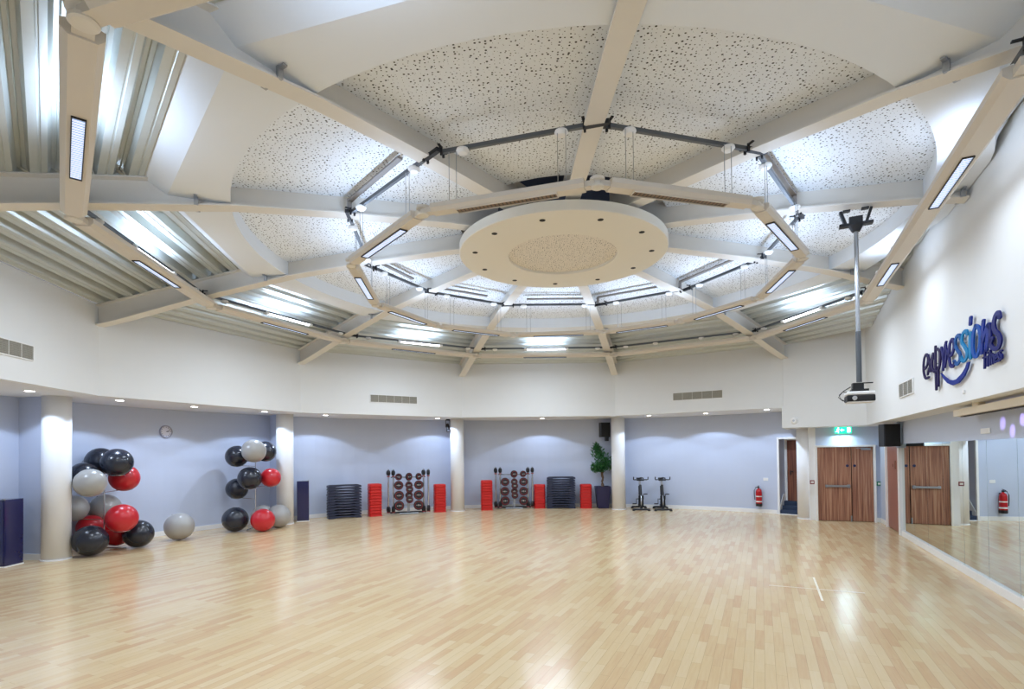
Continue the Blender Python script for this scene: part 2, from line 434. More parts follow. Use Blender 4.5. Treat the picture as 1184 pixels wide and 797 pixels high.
# ------------------------------------------------------------------ roof
def clip_line(v, k):
    """ends of a strip at radial distance v in bay k (k..k+1), clipped to the right wall"""
    a = PH+(k+.5)*ST; n = (math.cos(a), math.sin(a)); tt = (-n[1], n[0]); h = v*math.tan(PI/11)
    c = (CX+n[0]*v, CY+n[1]*v)
    lo, hi = -h, h
    dc = dist_w(c); dt = tt[0]*NW[0]+tt[1]*NW[1]
    lim = DU-.005
    if abs(dt) > 1e-6:
        x = (lim-dc)/dt
        if dt > 0: hi = min(hi, x)
        else: lo = max(lo, x)
    elif dc > lim: return None
    if hi-lo < .02: return None
    return (c[0]+tt[0]*lo, c[1]+tt[1]*lo), (c[0]+tt[0]*hi, c[1]+tt[1]*hi)
pitch = .30
for k in range(-5, 6):
    bm = NB()
    v = 5.2
    prof = []
    while v < 8.78:
        for dv, dz in ((0, 0), (.05, 0), (.058, .009), (.070, .009), (.078, 0), (.15, 0), (.185, .11), (.218, .11), (.225, .102), (.235, .11), (.265, .11)):
            prof.append((v+dv, dz))
        v += pitch
    prof = [(v, dz) for v, dz in prof if v < 8.75]
    prev = None
    for v, dz in prof:
        z = 4.965+(9.1-v/math.cos(PI/11))*.168+dz
        L = clip_line(v, k)
        if L is None: prev = None; continue
        row = (bm.verts.new((L[0][0], L[0][1], z)), bm.verts.new((L[1][0], L[1][1], z)))
        if prev: bm.faces.new((prev[0], prev[1], row[1], row[0]))
        prev = row
    if len(bm.faces) == 0: bm.free(); continue
    o = obj('ceiling_deck', bm, 'deck'); struct(o)
    md = o.modifiers.new('sheet', 'SOLIDIFY'); md.thickness = .006; md.offset = 1

# white panels with the round opening
RP, RC_, ZP = 5.78, 5.06, 5.33
for k in range(-5, 6):
    n = 12; bm = NB()
    inn, inn2, out, out2 = [], [], [], []
    for i in range(n+1):
        t = i/n; a = k+t
        p0, p1 = V(k, RP), V(k+1, RP); q0, q1 = V(k, 6.1), V(k+1, 6.1)
        po = clamp_w((p0[0]+(p1[0]-p0[0])*t, p0[1]+(p1[1]-p0[1])*t), DU-.01)
        qo = clamp_w((q0[0]+(q1[0]-q0[0])*t, q0[1]+(q1[1]-q0[1])*t), DU-.01)
        # angle of the outer chord point -> circle point
        ang = math.atan2(po[1]-CY, po[0]-CX)
        ci = (CX+RC_*math.cos(ang), CY+RC_*math.sin(ang))
        inn.append(bm.verts.new((*ci, ZP))); inn2.append(bm.verts.new((*ci, 5.60)))
        out.append(bm.verts.new((*po, ZP))); out2.append(bm.verts.new((*qo, 5.54)))
    for i in range(n):
        bm.faces.new((inn[i], inn[i+1], out[i+1], out[i])); bm.faces.new((out[i], out[i+1], out2[i+1], out2[i])); bm.faces.new((inn2[i], inn2[i+1], inn[i+1], inn[i]))
    o = struct(obj('ceiling_panel', bm, 'panel'))
# perforated inner dome
bm = NB(); rings = []
for R, z in ((5.08, 5.575), (4.3, 5.65), (3.4, 5.74), (1.75, 5.88)):
    rings.append([bm.verts.new(V(i/4, R, z)) for i in range(44)])
for a, b in zip(rings, rings[1:]):
    for j in range(44): bm.faces.new((a[j], a[(j+1) % 44], b[(j+1) % 44], b[j]))
struct(obj('ceiling_perforated', bm, 'perf'))
bm = NB(); lathe(bm, [(1.76, 5.88), (1.76, 6.3), (0, 6.3)], 44); o = struct(obj('ceiling_plenum', bm, 'dark')); o.location = (CX, CY, 0)
# roof lid above everything (back of deck voids)
bm = NB(); lathe(bm, [(0, 6.9), (9.4, 5.4)], 44); o = struct(obj('ceiling_roof_lid', bm, 'soffit')); o.location = (CX, CY, 0)

# ---- radial beams
bw = {0: 'over the column between the weight racks', -1: 'over the column beside the potted tree', -2: 'ending at the wall corner left of the double doors',
      1: 'over the column beside the second ball stack', 2: 'over the leftmost column', 3: 'running level to the left edge of the photo',
      4: 'crossing the upper left corner of the ceiling', 5: 'running straight overhead to the top edge', -5: 'rising to the upper right corner',
      -4: 'carrying the projector pole', -3: 'ending high on the right wall beyond the projector pole'}
BL = {k: 9.06 for k in range(-5, 6)}
for k in (-5, -4, -3):
    a = PH+k*ST; BL[k] = DU/math.cos(a-AN)-.01
for k in range(-5, 6):
    a = PH+k*ST; R1 = BL[k]
    rs = [1.2, 2, 2.8, 3.6, 4.3, 5, 5.9, 6.8, 7.6, 8.4, 9.06]; rs = [r for r in rs if r < R1-.05]+[R1]
    def sweep(bm, w, f0, f1):
        prev = None
        for r in rs:
            z0, z1 = f0(r), f1(r)
            row = [bm.verts.new((r, y, z)) for y, z in ((-w/2, z0), (w/2, z0), (w/2, z1), (-w/2, z1))]
            if prev:
                for j in range(4): bm.faces.new((prev[j], prev[(j+1) % 4], row[(j+1) % 4], row[j]))
            else: bm.faces.new(row[::-1])
            prev = row
        bm.faces.new(prev)
        return bm
    e = empty('roof_beam', (CX, CY, 0), a)
    tag(e, 'cream steel roof beam '+bw[k], 'beam', 'radial roof beams')
    top = lambda r: max(zt(r), zb(r)+.33) if r > 5.2 else zb(r)+.40
    obj('flange', sweep(NB(), .21, zb, lambda r: zb(r)+.022), 'beam', e)
    obj('web', sweep(NB(), .03, lambda r: zb(r)+.02, lambda r: top(r)-.015), 'beam', e)
    obj('flange', sweep(NB(), .21, lambda r: top(r)-.02, top), 'beam', e)
    # small clips gripping the flange near the panel edge
    r = 5.45
    if R1 > 5.5:
        for s in (-1, 1):
            bm = NB(); box(bm, (r, s*.11, zb(r)+.05), (.05, .03, .1)); box(bm, (r, s*.15, zb(r)+.09), (.04, .08, .015)); obj('clip', bm, 'steel', e)

# ---- central disc
e = empty('ceiling_disc', (CX, CY, 5.38)); RD = 1.76
tag(e, 'large round cream ceiling disc with dark holes and a perforated centre', 'ceiling disc')
bm = NB(); lathe(bm, [(.93, .05), (.93, 0), (RD-.01, 0), (RD, .01), (RD, .15), (RD-.02, .16), (.6, .16)], 96); o = obj('rim', bm, 'disc', e)
bm = NB(); lathe(bm, [(0, .045), (.935, .045), (.935, .06), (0, .06)], 64); obj('perforated_centre', bm, 'perf_fine', e)
for i in range(11):
    p = V(i+.5, 1.5); bm = NB(); lathe(bm, [(0, -.003), (.045, -.003), (.045, .002)], 20); o = obj('downlight_hole', bm, 'hole', e); o.location = (p[0]-CX, p[1]-CY, 0)
for i in range(4):
    a = PI/4+i*PI/2; bm = NB(); tube(bm, [(1.2*math.cos(a), 1.2*math.sin(a), .15), (1.2*math.cos(a), 1.2*math.sin(a), .75)], .012); obj('hanger', bm, 'steel', e)

# ------------------------------------------------------------------ light rings
A_ = {-5: (2.86, 6.15), -4: (4.29, 7.85), -3: (4.54, 9.63), -2: (3.77, 11.42), -1: (2.12, 12.53), 0: (-.07, 12.52), 1: (-1.71, 11.45), 2: (-2.58, 9.82), 3: (-2.33, 7.70), 4: (-.89, 6.15), 5: (.93, 5.61)}
B_ = {-5: (2.82, 6.07), -4: (4.25, 7.72), -3: (4.58, 9.79), -2: (3.68, 11.53), -1: (2.19, 12.50), 0: (.05, 12.72), 1: (-1.63, 11.72), 2: (-2.52, 9.95), 3: (-2.33, 7.81), 4: (-1.0, 6.17), 5: (.92, 5.56)}
C_ = {-5: (3.86, 3.90), -3: (6.91, 10.33), -2: (6.27, 13.68), -1: (3.06, 15.85), 0: (-1.05, 15.83), 1: (-4.28, 13.57), 2: (-5.74, 10.24), 3: (-5.2, 6.35), 4: (-2.77, 3.46), 5: V(5, 6.75)}
D_ = {-5: (3.895, 3.89), -3: (6.88, 10.33), -2: (6.23, 13.74), -1: (2.96, 15.69), 0: (-.89, 15.72), 1: (-4.09, 13.76), 2: (-5.81, 10.13), 3: (-5.25, 6.45), 4: (-2.86, 3.62), 5: V(5, 6.75)}
ZA, ZB_, ZC_, ZD = 5.45, 4.76, 4.83, 5.05

def area(parent, loc, rot, sx, sy, power, col):
    l = bpy.data.lights.new('lamp_light', 'AREA'); l.shape = 'RECTANGLE'; l.size = sx; l.size_y = sy; l.energy = power; l.color = col
    o = bpy.data.objects.new('lamp_light', l); C.objects.link(o); o.parent = parent; o.location = loc; o.rotation_euler = rot
    return o
COOL = (.55, .72, 1.0); NEUT = (.76, .86, 1.0)
P_BUP, P_CUP, P_BDN, P_CDN, P_SPOT = 13, 24, 34, 50, 105

def trunk(name, p, q, z, w, h, dl_, slots, up, label, cat, group, gap=.13, up_z=.0, dn_power=20, up_power=0):
    """box trunking from p to q in plan; local x along. slots: (centre, length, lit)"""
    dx, dy = q[0]-p[0], q[1]-p[1]; L = math.hypot(dx, dy); a = math.atan2(dy, dx)
    e = empty(name, ((p[0]+q[0])/2, (p[1]+q[1])/2, z), a); tag(e, label, cat, group)
    hb = [(-w*.32, 0), (w*.32, 0), (w*.5, h*.42), (w*.5, h), (w*.3, h*1.12), (-w*.3, h*1.12), (-w*.5, h), (-w*.5, h*.42)]
    bm = NB(); ext_profile(bm, hb, (-L/2+gap, 0, 0), (L/2-gap, 0, 0)); obj('housing', bm, 'trunk', e)
    # joint at the q end, arm stubs at both
    for s in (-1, 1):
        bm = NB(); ext_profile(bm, [(-w*.25, h*.15), (w*.25, h*.15), (w*.25, h*.85), (-w*.25, h*.85)], (s*(L/2-gap-.002), 0, 0), (s*(L/2-.02), 0, 0)); obj('neck', bm, 'trunk', e)
    bm = NB(); R = w*.36
    lathe(bm, [(0, -h*.05), (R*.8, -h*.05), (R, h*.05), (R, h*.3), (R*.62, h*.45), (R*.62, h*.75), (R*1.15, h*.85), (R*1.15, h*1.2), (0, h*1.35)], 24, Matrix.Translation((L/2, 0, 0)))
    obj('joint', bm, 'trunk_cap', e, smooth=False)
    for c, ln, lit in slots:
        sw = w*(.46 if w < .22 else .34)
        bm = NB(); t = .009
        for s in (-1, 1):
            box(bm, (c, s*(sw/2+t/2), -.006), (ln+2*t, t, .02)); box(bm, (c+s*(ln/2+t/2), 0, -.006), (t, sw, .02))
        f = obj('diffuser_frame', bm, 'clamp' if lit else 'trunk', e)
        bm = NB(); box(bm, (c, 0, -.002), (ln, sw, .006)); obj('diffuser', bm, 'diff_lit' if lit else 'diff_off', f)
        if lit: area(e, (c, 0, -.02), (0, 0, 0), ln, sw, dn_power, NEUT)
    if up: area(e, (0, 0, h*1.12+.03+up_z), (PI, 0, 0), up, w*.4, up_power, COOL)
    return e, L

# ring B: inner pendant ring (two segments nearest the camera are off)
for k in range(-5, 6):
    p, q = B_[k], B_[k+1 if k < 5 else -5]
    off = k in (4, 5)
    e, L = trunk('pendant_light', p, q, ZB_, .19, .085, 0, [(0, 1.15, not off)], None if off else 1.5,
                 'inner ring cream pendant light, '+('unlit, ' if off else '')+BAY[k], 'light fitting', 'inner ring of pendant lights', up_power=P_BUP, dn_power=P_BDN)
    # suspension wires up to the rail
    for s in (-1, 1):
        for d in (0, .09):
            x = s*(L/2-.42)+d*s
            bm = NB(); tube(bm, [(x, 0, .09), (x, 0, ZA-ZB_-.01)], .004, 6); obj('suspension_wire', bm, 'steel', e)
# ring C
clab = 'outer ring cream trunking light '
cseg = [(k, C_[k], C_[k+1], [(0, 1.25, k != -2)]) for k in (-3, -2, -1, 0, 1, 2, 3, 4)]+[(5, C_[5], (2.9, 2.0), [(0, 1.0, True)])]
for k, p, q, sl in cseg:
    e, L = trunk('trunking_light', p, q, ZC_, .25, .10, 0, sl, None, clab+BAY[k], 'light fitting', 'outer ring of trunking lights', gap=.16, dn_power=P_CDN)
    for s in (-1, 1):
        for c in (.62, L/2-.55):
            for d in (-.02, .02):
                bm = NB(); tube(bm, [(s*c+d, 0, .1), (s*c+d, 0, ZD-ZC_+.0)], .003, 5); obj('suspension_wire', bm, 'steel', e)
p, q = C_[-5], C_[-3]; Lc = math.hypot(q[0]-p[0], q[1]-p[1])
e, L = trunk('trunking_light', p, q, ZC_, .25, .10, 0, [(-1.56, 1.2, True), (1.72, 1.2, True)], None, 'long cream trunking light running beside the white logo wall', 'light fitting', 'outer ring of trunking lights', gap=.16, dn_power=12)

# rails, with white caps; lit tubes over ring C
def rail(name, p, q, z, label, group, caps, tubes, upk, m='rail'):
    dx, dy = q[0]-p[0], q[1]-p[1]; L = math.hypot(dx, dy); a = math.atan2(dy, dx)
    e = empty(name, ((p[0]+q[0])/2, (p[1]+q[1])/2, z), a); tag(e, label, 'rail', group)
    bm = NB(); ext_profile(bm, [(-.02, 0), (.02, 0), (.02, .045), (-.02, .045)], (-L/2+.12, 0, 0), (L/2-.12, 0, 0)); obj('channel', bm, m, e)
    bm = NB(); box(bm, (L/2, 0, .02), (.26, .05, .05)); obj('angle_joint', bm, 'clamp', e)
    for s in (-1, 1):
        for dy_ in (-1, 1):
            bm = NB(); box(bm, (s*(L/2-.13), dy_*.03, .02), (.025, .02, .1)); box(bm, (s*(L/2-.13)+.0, dy_*.07, .055), (.03, .08, .012)); obj('beam_clamp', bm, 'clamp', e)
    for x in caps:
        bm = NB(); lathe(bm, [(0, -.045), (.05, -.04), (.075, -.01), (.07, .01), (.02, .02), (.02, .045), (0, .045)], 20, Matrix.Translation((x, 0, 0))); obj('hanger_cap', bm, 'cap_white', e, smooth=False)
    return e, L
for k in range(-5, 6):
    p, q = A_[k], A_[k+1 if k < 5 else -5]; L = math.hypot(q[0]-p[0], q[1]-p[1])
    rail('support_rail', p, q, ZA, 'grey inner support rail clamped under the beams, '+BAY[k], 'inner ring of support rails', [-(L/2-.38), L/2-.38], [], 0)
def tube_light(parent_loc, a, x, z, label, pw=1.):
    e = empty('tube_light', (parent_loc[0]+math.cos(a)*x, parent_loc[1]+math.sin(a)*x, z), a)
    tag(e, label, 'light fitting', 'lit tube lights above the outer ring')
    bm = NB(); tube(bm, [(-.56, 0, 0), (.56, 0, 0)], .026, 12); obj('tube', bm, 'tube', e, smooth=False)
    for s in (-1, 1):
        bm = NB(); box(bm, (s*.60, 0, .005), (.09, .1, .06)); obj('end_cap', bm, 'cap_white', e, bevel=.012)
    bm = NB(); box(bm, (0, 0, .034), (1.12, .03, .012)); obj('spine', bm, 'cap_white', e)
    for s in (-1, 1): area(e, (0, s*.03, .05), (PI-s*.5, 0, 0), 1.1, .05, P_CUP/2*pw, COOL)
    return e
dsegs = [(k, D_[k], D_[k+1]) for k in (-3, -2, -1, 0, 1, 2, 3, 4)]+[(5, D_[5], (2.95, 2.05)), (-5, D_[-5], D_[-3])]
for k, p, q in dsegs:
    L = math.hypot(q[0]-p[0], q[1]-p[1]); a = math.atan2(q[1]-p[1], q[0]-p[0]); mid = ((p[0]+q[0])/2, (p[1]+q[1])/2)
    lab = 'dark outer support rail '+(BAY[k] if k != -5 else 'running along the white logo wall')
    e, L = rail('support_rail', p, q, ZD, lab, 'outer ring of support rails', [-(L/2-.42), L/2-.42]+([-.62, .62] if k == -2 else []), [], 0)
    if k == -5:
        for n_, x in (('nearer the camera', -1.6), ('nearer the double doors', 1.68)): tube_light(mid, a, x, ZD-.01, 'bright lit tube light along the white logo wall, '+n_, .16)
    elif k != -2: tube_light(mid, a, 0, ZD-.01, 'bright lit tube light hung from the rail, '+BAY[k])
# cable trays against the ceiling (half bays)
for k in (3, 1, 0, -1, -2, -3, -5):
    a0, a1 = (k+.96, k+.25) if k not in (3, -1) else (k+.04, k+.76)
    if k == 3: a0, a1 = 3.05, 3.78
    if k == -5: a0, a1 = -4.07, -4.78
    if k == -3: a0, a1 = -2.04, -2.78
    if k == -2: a0, a1 = -1.08, -1.78
    R = 3.58*math.cos(PI/11)
    def cp(t):
        f = (k+.5-t)*ST; r = R/math.cos(f); return V(t, r)
    p, q = cp(a0), cp(a1)
    bm = NB(); ext_profile(bm, [(-.035, 0), (.035, 0), (.035, .03), (-.035, .03)], (p[0], p[1], 5.62), (q[0], q[1], 5.62)); box(bm, (p[0], p[1], 5.56), (.05, .05, .14), 0)
    tag(obj('cable_tray', bm, 'tray'), 'thin grey perforated cable tray on the speckled ceiling, '+BAY[k], 'cable tray', 'cable trays under the ceiling')

# ------------------------------------------------------------------ recessed downlights
spots = [(-8.7, 9.67, 1), (-8.36, 11.43, 1), (-7.72, 13.04, 1), (-6.8, 14.75, 1), (-5.66, 16.3, 1), (-4.2, 17.5, 0), (-2.53, 18.27, 1), (-.77, 18.6, 0), (1.07, 18.86, 1), (2.8, 18.6, 0), (4.59, 17.91, 1), (6.24, 17.24, 1), (7.56, 15.87, 1)]
spl = ['over the navy cabinet at far left', 'over the first ball stack', 'near the wall clock', 'over the second ball stack', 'over the dark step stack', 'unlit, over the left weight rack', 'beside the small black spotlight',
       'unlit, right of the column between racks', 'over the right weight rack', 'unlit, left of the black corner speaker', 'right of the column beside the bikes', 'above the blank wall right of the bikes', 'left of the bulkhead, over the extinguisher']
def spot(loc, power, size, blend, col, tgt=None, r=.05, parent=None):
    l = bpy.data.lights.new('spot_light', 'SPOT'); l.energy = power; l.spot_size = math.radians(size); l.spot_blend = blend; l.color = col; l.shadow_soft_size = r
    o = bpy.data.objects.new('spot_light', l); C.objects.link(o); o.location = loc
    if tgt is not None: o.rotation_euler = (Vector(tgt)-Vector(loc)).to_track_quat('-Z', 'Y').to_euler()
    return o
for i, (x, y, on) in enumerate(spots):
    e = empty('downlight', (x, y, ZS)); tag(e, 'small round recessed downlight '+spl[i], 'downlight', 'recessed downlights in the ring soffit')
    bm = NB(); lathe(bm, [(.072, -.001), (.095, -.004), (.1, 0), (.072, 0)], 24); obj('bezel', bm, 'trim', e)
    bm = NB(); lathe(bm, [(0, -.002), (.073, -.002), (.073, .0)], 24); obj('lens', bm, 'lamp' if on else 'lamp_off', e)
    if on:
        spot((x, y, ZS-.01), P_SPOT, 131, .16, (.60, .75, 1.0), (x, y, 0), .04)
for i, (x, y) in enumerate([V(3.2, 9.6), V(3.8, 9.6), V(4.4, 9.6)]):  # unseen downlights, added because the hall needs their light
    spot((x, y, ZS-.01), P_SPOT, 131, .16, (.60, .75, 1.0), (x, y, 0), .04)
    e = empty('downlight', (x, y, ZS)); tag(e, 'small round unseen downlight added for light behind the left edge of the view', 'downlight', 'unseen downlights added for light outside the view')
    bm = NB(); lathe(bm, [(0, -.002), (.073, -.002), (.1, 0)], 24); obj('lens', bm, 'lamp', e)

# ------------------------------------------------------------------ wall fittings
def frame_mtx(p, d, z):
    """matrix: local x along d (plan), y = into the wall, z up"""
    a = math.atan2(d[1], d[0]); return p[0], p[1], z, a
def vent(p0, p1, z0, z1, n, label):
    # p0,p1: plan points on the wall face, ordered so that the room is to the -y side
    L = math.hypot(p1[0]-p0[0], p1[1]-p0[1]); a = math.atan2(p1[1]-p0[1], p1[0]-p0[0]); h = z1-z0
    e = empty('air_vent', ((p0[0]+p1[0])/2, (p0[1]+p1[1])/2, (z0+z1)/2), a); tag(e, label, 'air vent')
    bm = NB(); box(bm, (0, -.004, 0), (L, .006, h)); obj('backing', bm, 'vent_back', e)
    bm = NB(); t = .016
    box(bm, (0, -.012, h/2), (L+t, .022, t)); box(bm, (0, -.012, -h/2), (L+t, .022, t))
    for i in range(n+1): box(bm, (-L/2+L*i/n, -.012, 0), (t if i in (0, n) else .006, .022, h))
    obj('frame', bm, 'trim', e)
    bm = NB(); m_ = 9
    for i in range(m_): box(bm, (0, -.011, -h/2+h*(i+.5)/m_), (L, .010, h/m_*.75), rx=.5)
    obj('slats', bm, 'vent', e)
def chord(k, s, R=RI):
    a = PH+(k+.5)*ST; n = (math.cos(a), math.sin(a)); t = (-n[1], n[0]); ap = R*math.cos(PI/11)-.002
    return (CX+n[0]*ap+t[0]*s, CY+n[1]*ap+t[1]*s)
vent(chord(2, .75), chord(2, -.80), 3.59, 3.83, 6, 'long grey louvred air vent at the left edge, above the navy cabinet')
vent(chord(0, .56), chord(0, -.95), 3.59, 3.82, 6, 'long grey louvred air vent above the left weight rack')
vent(chord(-2, .62), chord(-2, -.86), 3.59, 3.83, 5, 'long grey louvred air vent above the exercise bikes')
pU = BFRONT
def uw(s, off=.0): return (pU[0]+TW[0]*s-NW[0]*off, pU[1]+TW[1]*s-NW[1]*off)
vent(uw(-3.68, .002), uw(-4.71, .002), 3.0, 3.26, 3, 'short grey air vent on the right wall, left of the blue logo')
def wl(s, off=.0): return (MS[0]+TW[0]*s-NW[0]*off, MS[1]+TW[1]*s-NW[1]*off)

# wall clock
cpos = V(1.49, RB-.02); a = PH+1.49*ST
e = empty('wall_clock', (cpos[0], cpos[1], 2.64), a+PI/2); tag(e, 'small round white wall clock with a dark rim', 'clock')
# local -y is out of the wall... rotate disc so that its face looks to the centre
mt = Matrix.Rotation(-PI/2, 4, 'X')
rimm = mat('grey_clock_rim', 'A4A6BA', .4); face = mat('white_clock_face', 'D9D9E6', .5)
mt = Matrix.Rotation(-PI/2, 4, 'X')
bm = NB(); lathe(bm, [(.135, -.018), (.16, -.018), (.16, .03), (.15, .04), (.135, .03)], 40, mt); obj('rim', bm, rimm, e)
bm = NB(); lathe(bm, [(0, .012), (.137, .012), (.137, .0)], 40, mt); obj('face', bm, face, e)
bm = NB()
for i in range(12):
    t = i*PI/6; box(bm, (.112*math.sin(t), .0145, .112*math.cos(t)), (.012, .003, .022), ry=t)
obj('hour_marks', bm, 'black', e)
for ln, ang, w in ((.065, 1.62, .013), (.1, 1.2, .009)):
    bm = NB(); box(bm, (-ln/2*math.sin(ang), .018, ln/2*math.cos(ang)), (w, .003, ln), ry=-ang); obj('hand', bm, 'black', e)

# small fittings
def plate(name, p, a, z, s, m, label, cat, extra=None, m2=None):
    e = empty(name, (p[0], p[1], z), a); tag(e, label, cat)
    bm = NB(); box(bm, (0, -s[1]/2, 0), s); obj('body', bm, m, e, bevel=.006)
    if extra: bm = NB(); box(bm, (0, -s[1]-.002, 0), extra); obj('window', bm, m2, e)
    return e
aD = math.atan2(DD[1], DD[0]); aT = math.atan2(-TW[1], -TW[0])
plate('call_point', (8.40, 15.06), aD, 1.10, (.11, .05, .11), 'red_box', 'small dark red call point on the column left of the double doors', 'call point', (.07, .006, .05), 'label_white')
plate('door_release', dl(1.475, .0), aD, 1.06, (.11, .05, .11), 'green_box', 'small green door release box right of the double doors', 'door release', (.06, .006, .05), 'label_white')
plate('wall_socket', wl(-5.1), aT, 2.25, (.36, .012, .08), 'label_white', 'white twin wall plate above the mirrors under the screen housing', 'wall plate')
plate('wall_sensor', uw(-7.31), aT, 2.76, (.06, .02, .05), 'label_white', 'tiny white sensor on the white wall below the logo swoosh', 'sensor')
w_ = V(-1.785, RB); plate('wall_socket', w_, PH-1.785*ST-PI/2, 1.08, (.15, .012, .09), 'label_white', 'small white wall plate right of the fire extinguisher', 'wall plate')
pd = (AFRONT[0]+dF.x*.31, AFRONT[1]+dF.y*.31)
e = empty('smoke_detector', (pd[0], pd[1], 2.82), math.atan2(dF.y, dF.x)); tag(e, 'round white detector on the bulkhead above the steps doorway', 'smoke detector')
mt2 = Matrix.Rotation(PI/2, 4, 'X')
bm = NB(); lathe(bm, [(0, .05), (.05, .05), (.085, .03), (.095, 0)], 28, mt2); obj('body', bm, 'trim', e)
bm = NB(); lathe(bm, [(0, .06), (.03, .058), (.032, .045)], 20, mt2); obj('sensor', bm, 'steel', e)

# exit sign
es = dl(.63, .14)
e = empty('exit_sign', (es[0], es[1], 2.545), aD); tag(e, 'lit green exit sign with running figure above the double doors', 'exit sign')
bm = NB(); box(bm, (0, 0, 0), (.40, .05, .19)); obj('body', bm, 'sign_green', e)
bm = NB(); tube(bm, [(-.1, 0, .09), (-.1, 0, .14)], .006); tube(bm, [(.1, 0, .09), (.1, 0, .14)], .006); box(bm, (0, 0, .1), (.40, .055, .012)); obj('mount', bm, 'trim', e)
bm = NB(); y = -.028
lathe(bm, [(0, -.003), (.016, -.003), (.016, .003), (0, .003)], 14, Matrix.Translation((-.118, y, .058)) @ mt2)
for (x0, z0, x1, z1, w) in ((-.125, .035, -.14, -.01, .026), (-.14, -.01, -.115, -.04, .018), (-.115, -.04, -.12, -.075, .016), (-.14, -.01, -.165, -.045, .018), (-.165, -.045, -.185, -.045, .014), (-.13, .03, -.1, .01, .013), (-.13, .03, -.16, .02, .013)):
    L = math.hypot(x1-x0, z1-z0); box(bm, ((x0+x1)/2, y, (z0+z1)/2), (w, .005, L+.008), ry=math.atan2(x1-x0, z1-z0))
obj('running_figure', bm, 'sign_white', e)
bm = NB(); box(bm, (-.01, y, 0), (.06, .005, .02))
prism(bm, [(0, 0), (.045, .04), (.045, -.04)], -.0025, .0025)
for v in bm.verts[-6:]: x, yy, z = v.co; v.co = (-.075+x, y+z, yy)
obj('arrow', bm, 'sign_white', e)
bm = NB(); box(bm, (.13, y, 0), (.075, .005, .13)); obj('door_symbol', bm, 'sign_white', e)
l = bpy.data.lights.new('exit_glow', 'AREA'); l.shape = 'RECTANGLE'; l.size = .36; l.size_y = .04; l.energy = 9; l.color = (.62, .85, 1)
o = bpy.data.objects.new('lamp_light', l); C.objects.link(o); o.parent = e; o.location = (0, -.0, -.1); o.rotation_euler = (-.25, 0, 0)

# ------------------------------------------------------------------ doors
a = aD
def local(bmf, name, m, parent, **k):
    bm = NB(); bmf(bm); return obj(name, bm, m, parent, **k)
p = dl(.68); d1 = empty('door_1', (p[0], p[1], 0), a); d1['kind'] = 'structure'; d1['label'] = 'walnut veneer double doors under the green exit sign'
local(lambda b: (box(b, (-.71, -.0, 1.06), (.05, .16, 2.12)), box(b, (.70, 0, 1.06), (.05, .16, 2.12)), box(b, (0, 0, 2.10), (1.46, .16, .05))), 'frame', 'trim', d1)
lf = local(lambda b: box(b, (-.265, .02, 1.04), (.83, .045, 2.06)), 'door_leaf', 'veneer', d1, bevel=.003)
local(lambda b: (box(b, (-.20, -.055, .98), (.58, .03, .055)), box(b, (-.46, -.03, .98), (.06, .05, .07)), box(b, (.08, -.03, .98), (.07, .05, .09))), 'push_bar', 'steel', lf, bevel=.006)
local(lambda b: lathe(b, [(0, .012), (.035, .012), (.037, 0)], 20, Matrix.Translation((.06, -.003, 1.55)) @ mt2), 'sign_disc', 'blue_dot', lf)
local(lambda b: box(b, (.135, -.01, .08), (.03, .03, .16)), 'floor_bolt', 'steel', lf)
lf2 = local(lambda b: box(b, (.42, .02, 1.04), (.50, .045, 2.06)), 'door_leaf', 'veneer', d1, bevel=.003)
local(lambda b: lathe(b, [(0, .012), (.035, .012), (.037, 0)], 20, Matrix.Translation((.235, -.003, 1.55)) @ mt2), 'sign_disc', 'blue_dot', lf2)
local(lambda b: (box(b, (.50, -.035, 2.01), (.22, .06, .055)), box(b, (.40, -.06, 2.04), (.3, .012, .02), rz=.3)), 'door_closer', 'steel', lf2, bevel=.005)
local(lambda b: box(b, (0, .075, 1.04), (1.40, .02, 2.08)), 'door_backing', 'hole', d1)

# side door on the right wall
hp, fp_ = (9.70, 13.86), (9.13, 12.64)
L = math.hypot(hp[0]-fp_[0], hp[1]-fp_[1]); a3 = math.atan2(fp_[1]-hp[1], fp_[0]-hp[0])
d3 = empty('door_3', ((hp[0]+fp_[0])/2, (hp[1]+fp_[1])/2, 0), a3); d3['kind'] = 'structure'; d3['label'] = 'brown side door between the double doors and the mirrors'
lf = local(lambda b: box(b, (0, 0, 1.04), (L, .045, 2.04)), 'door_leaf', 'door_flat', d3, bevel=.003)
local(lambda b: box(b, (.30, -.027, 1.62), (.13, .01, .2)), 'vent_grille', 'veneer_dark', lf)
local(lambda b: box(b, (.02, -.026, 1.60), (.05, .006, .07)), 'keyhole_sign', 'veneer_dark', lf)
for z in (.3, 1.05, 1.85): local(lambda b: box(b, (-L/2+.0, -.03, z), (.04, .03, .1)), 'hinge', 'steel', lf)
p0, p1 = wl(.20, .06), wl(.02, .06)
bm = NB(); prism(bm, [wl(.21, 0), wl(.03, 0), wl(.03, .06), wl(.21, .06)], 0, 2.12); o = obj('frame', bm, 'trim'); o.parent = d3; o.matrix_parent_inverse = (Matrix.Translation(d3.location) @ Matrix.Rotation(a3, 4, 'Z')).inverted()
bm = NB(); prism(bm, [wl(1.68, 0), wl(1.60, 0), wl(1.60, .05), wl(1.68, .05)], 0, 2.12); o = obj('frame', bm, 'trim'); o.parent = d3; o.matrix_parent_inverse = (Matrix.Translation(d3.location) @ Matrix.Rotation(a3, 4, 'Z')).inverted()
bm = NB(); prism(bm, [wl(1.64, -.1), wl(.2, -.1), wl(.2, -.12), wl(1.64, -.12)], 0, 2.1); struct(obj('wall_behind_side_door', bm, 'white'))

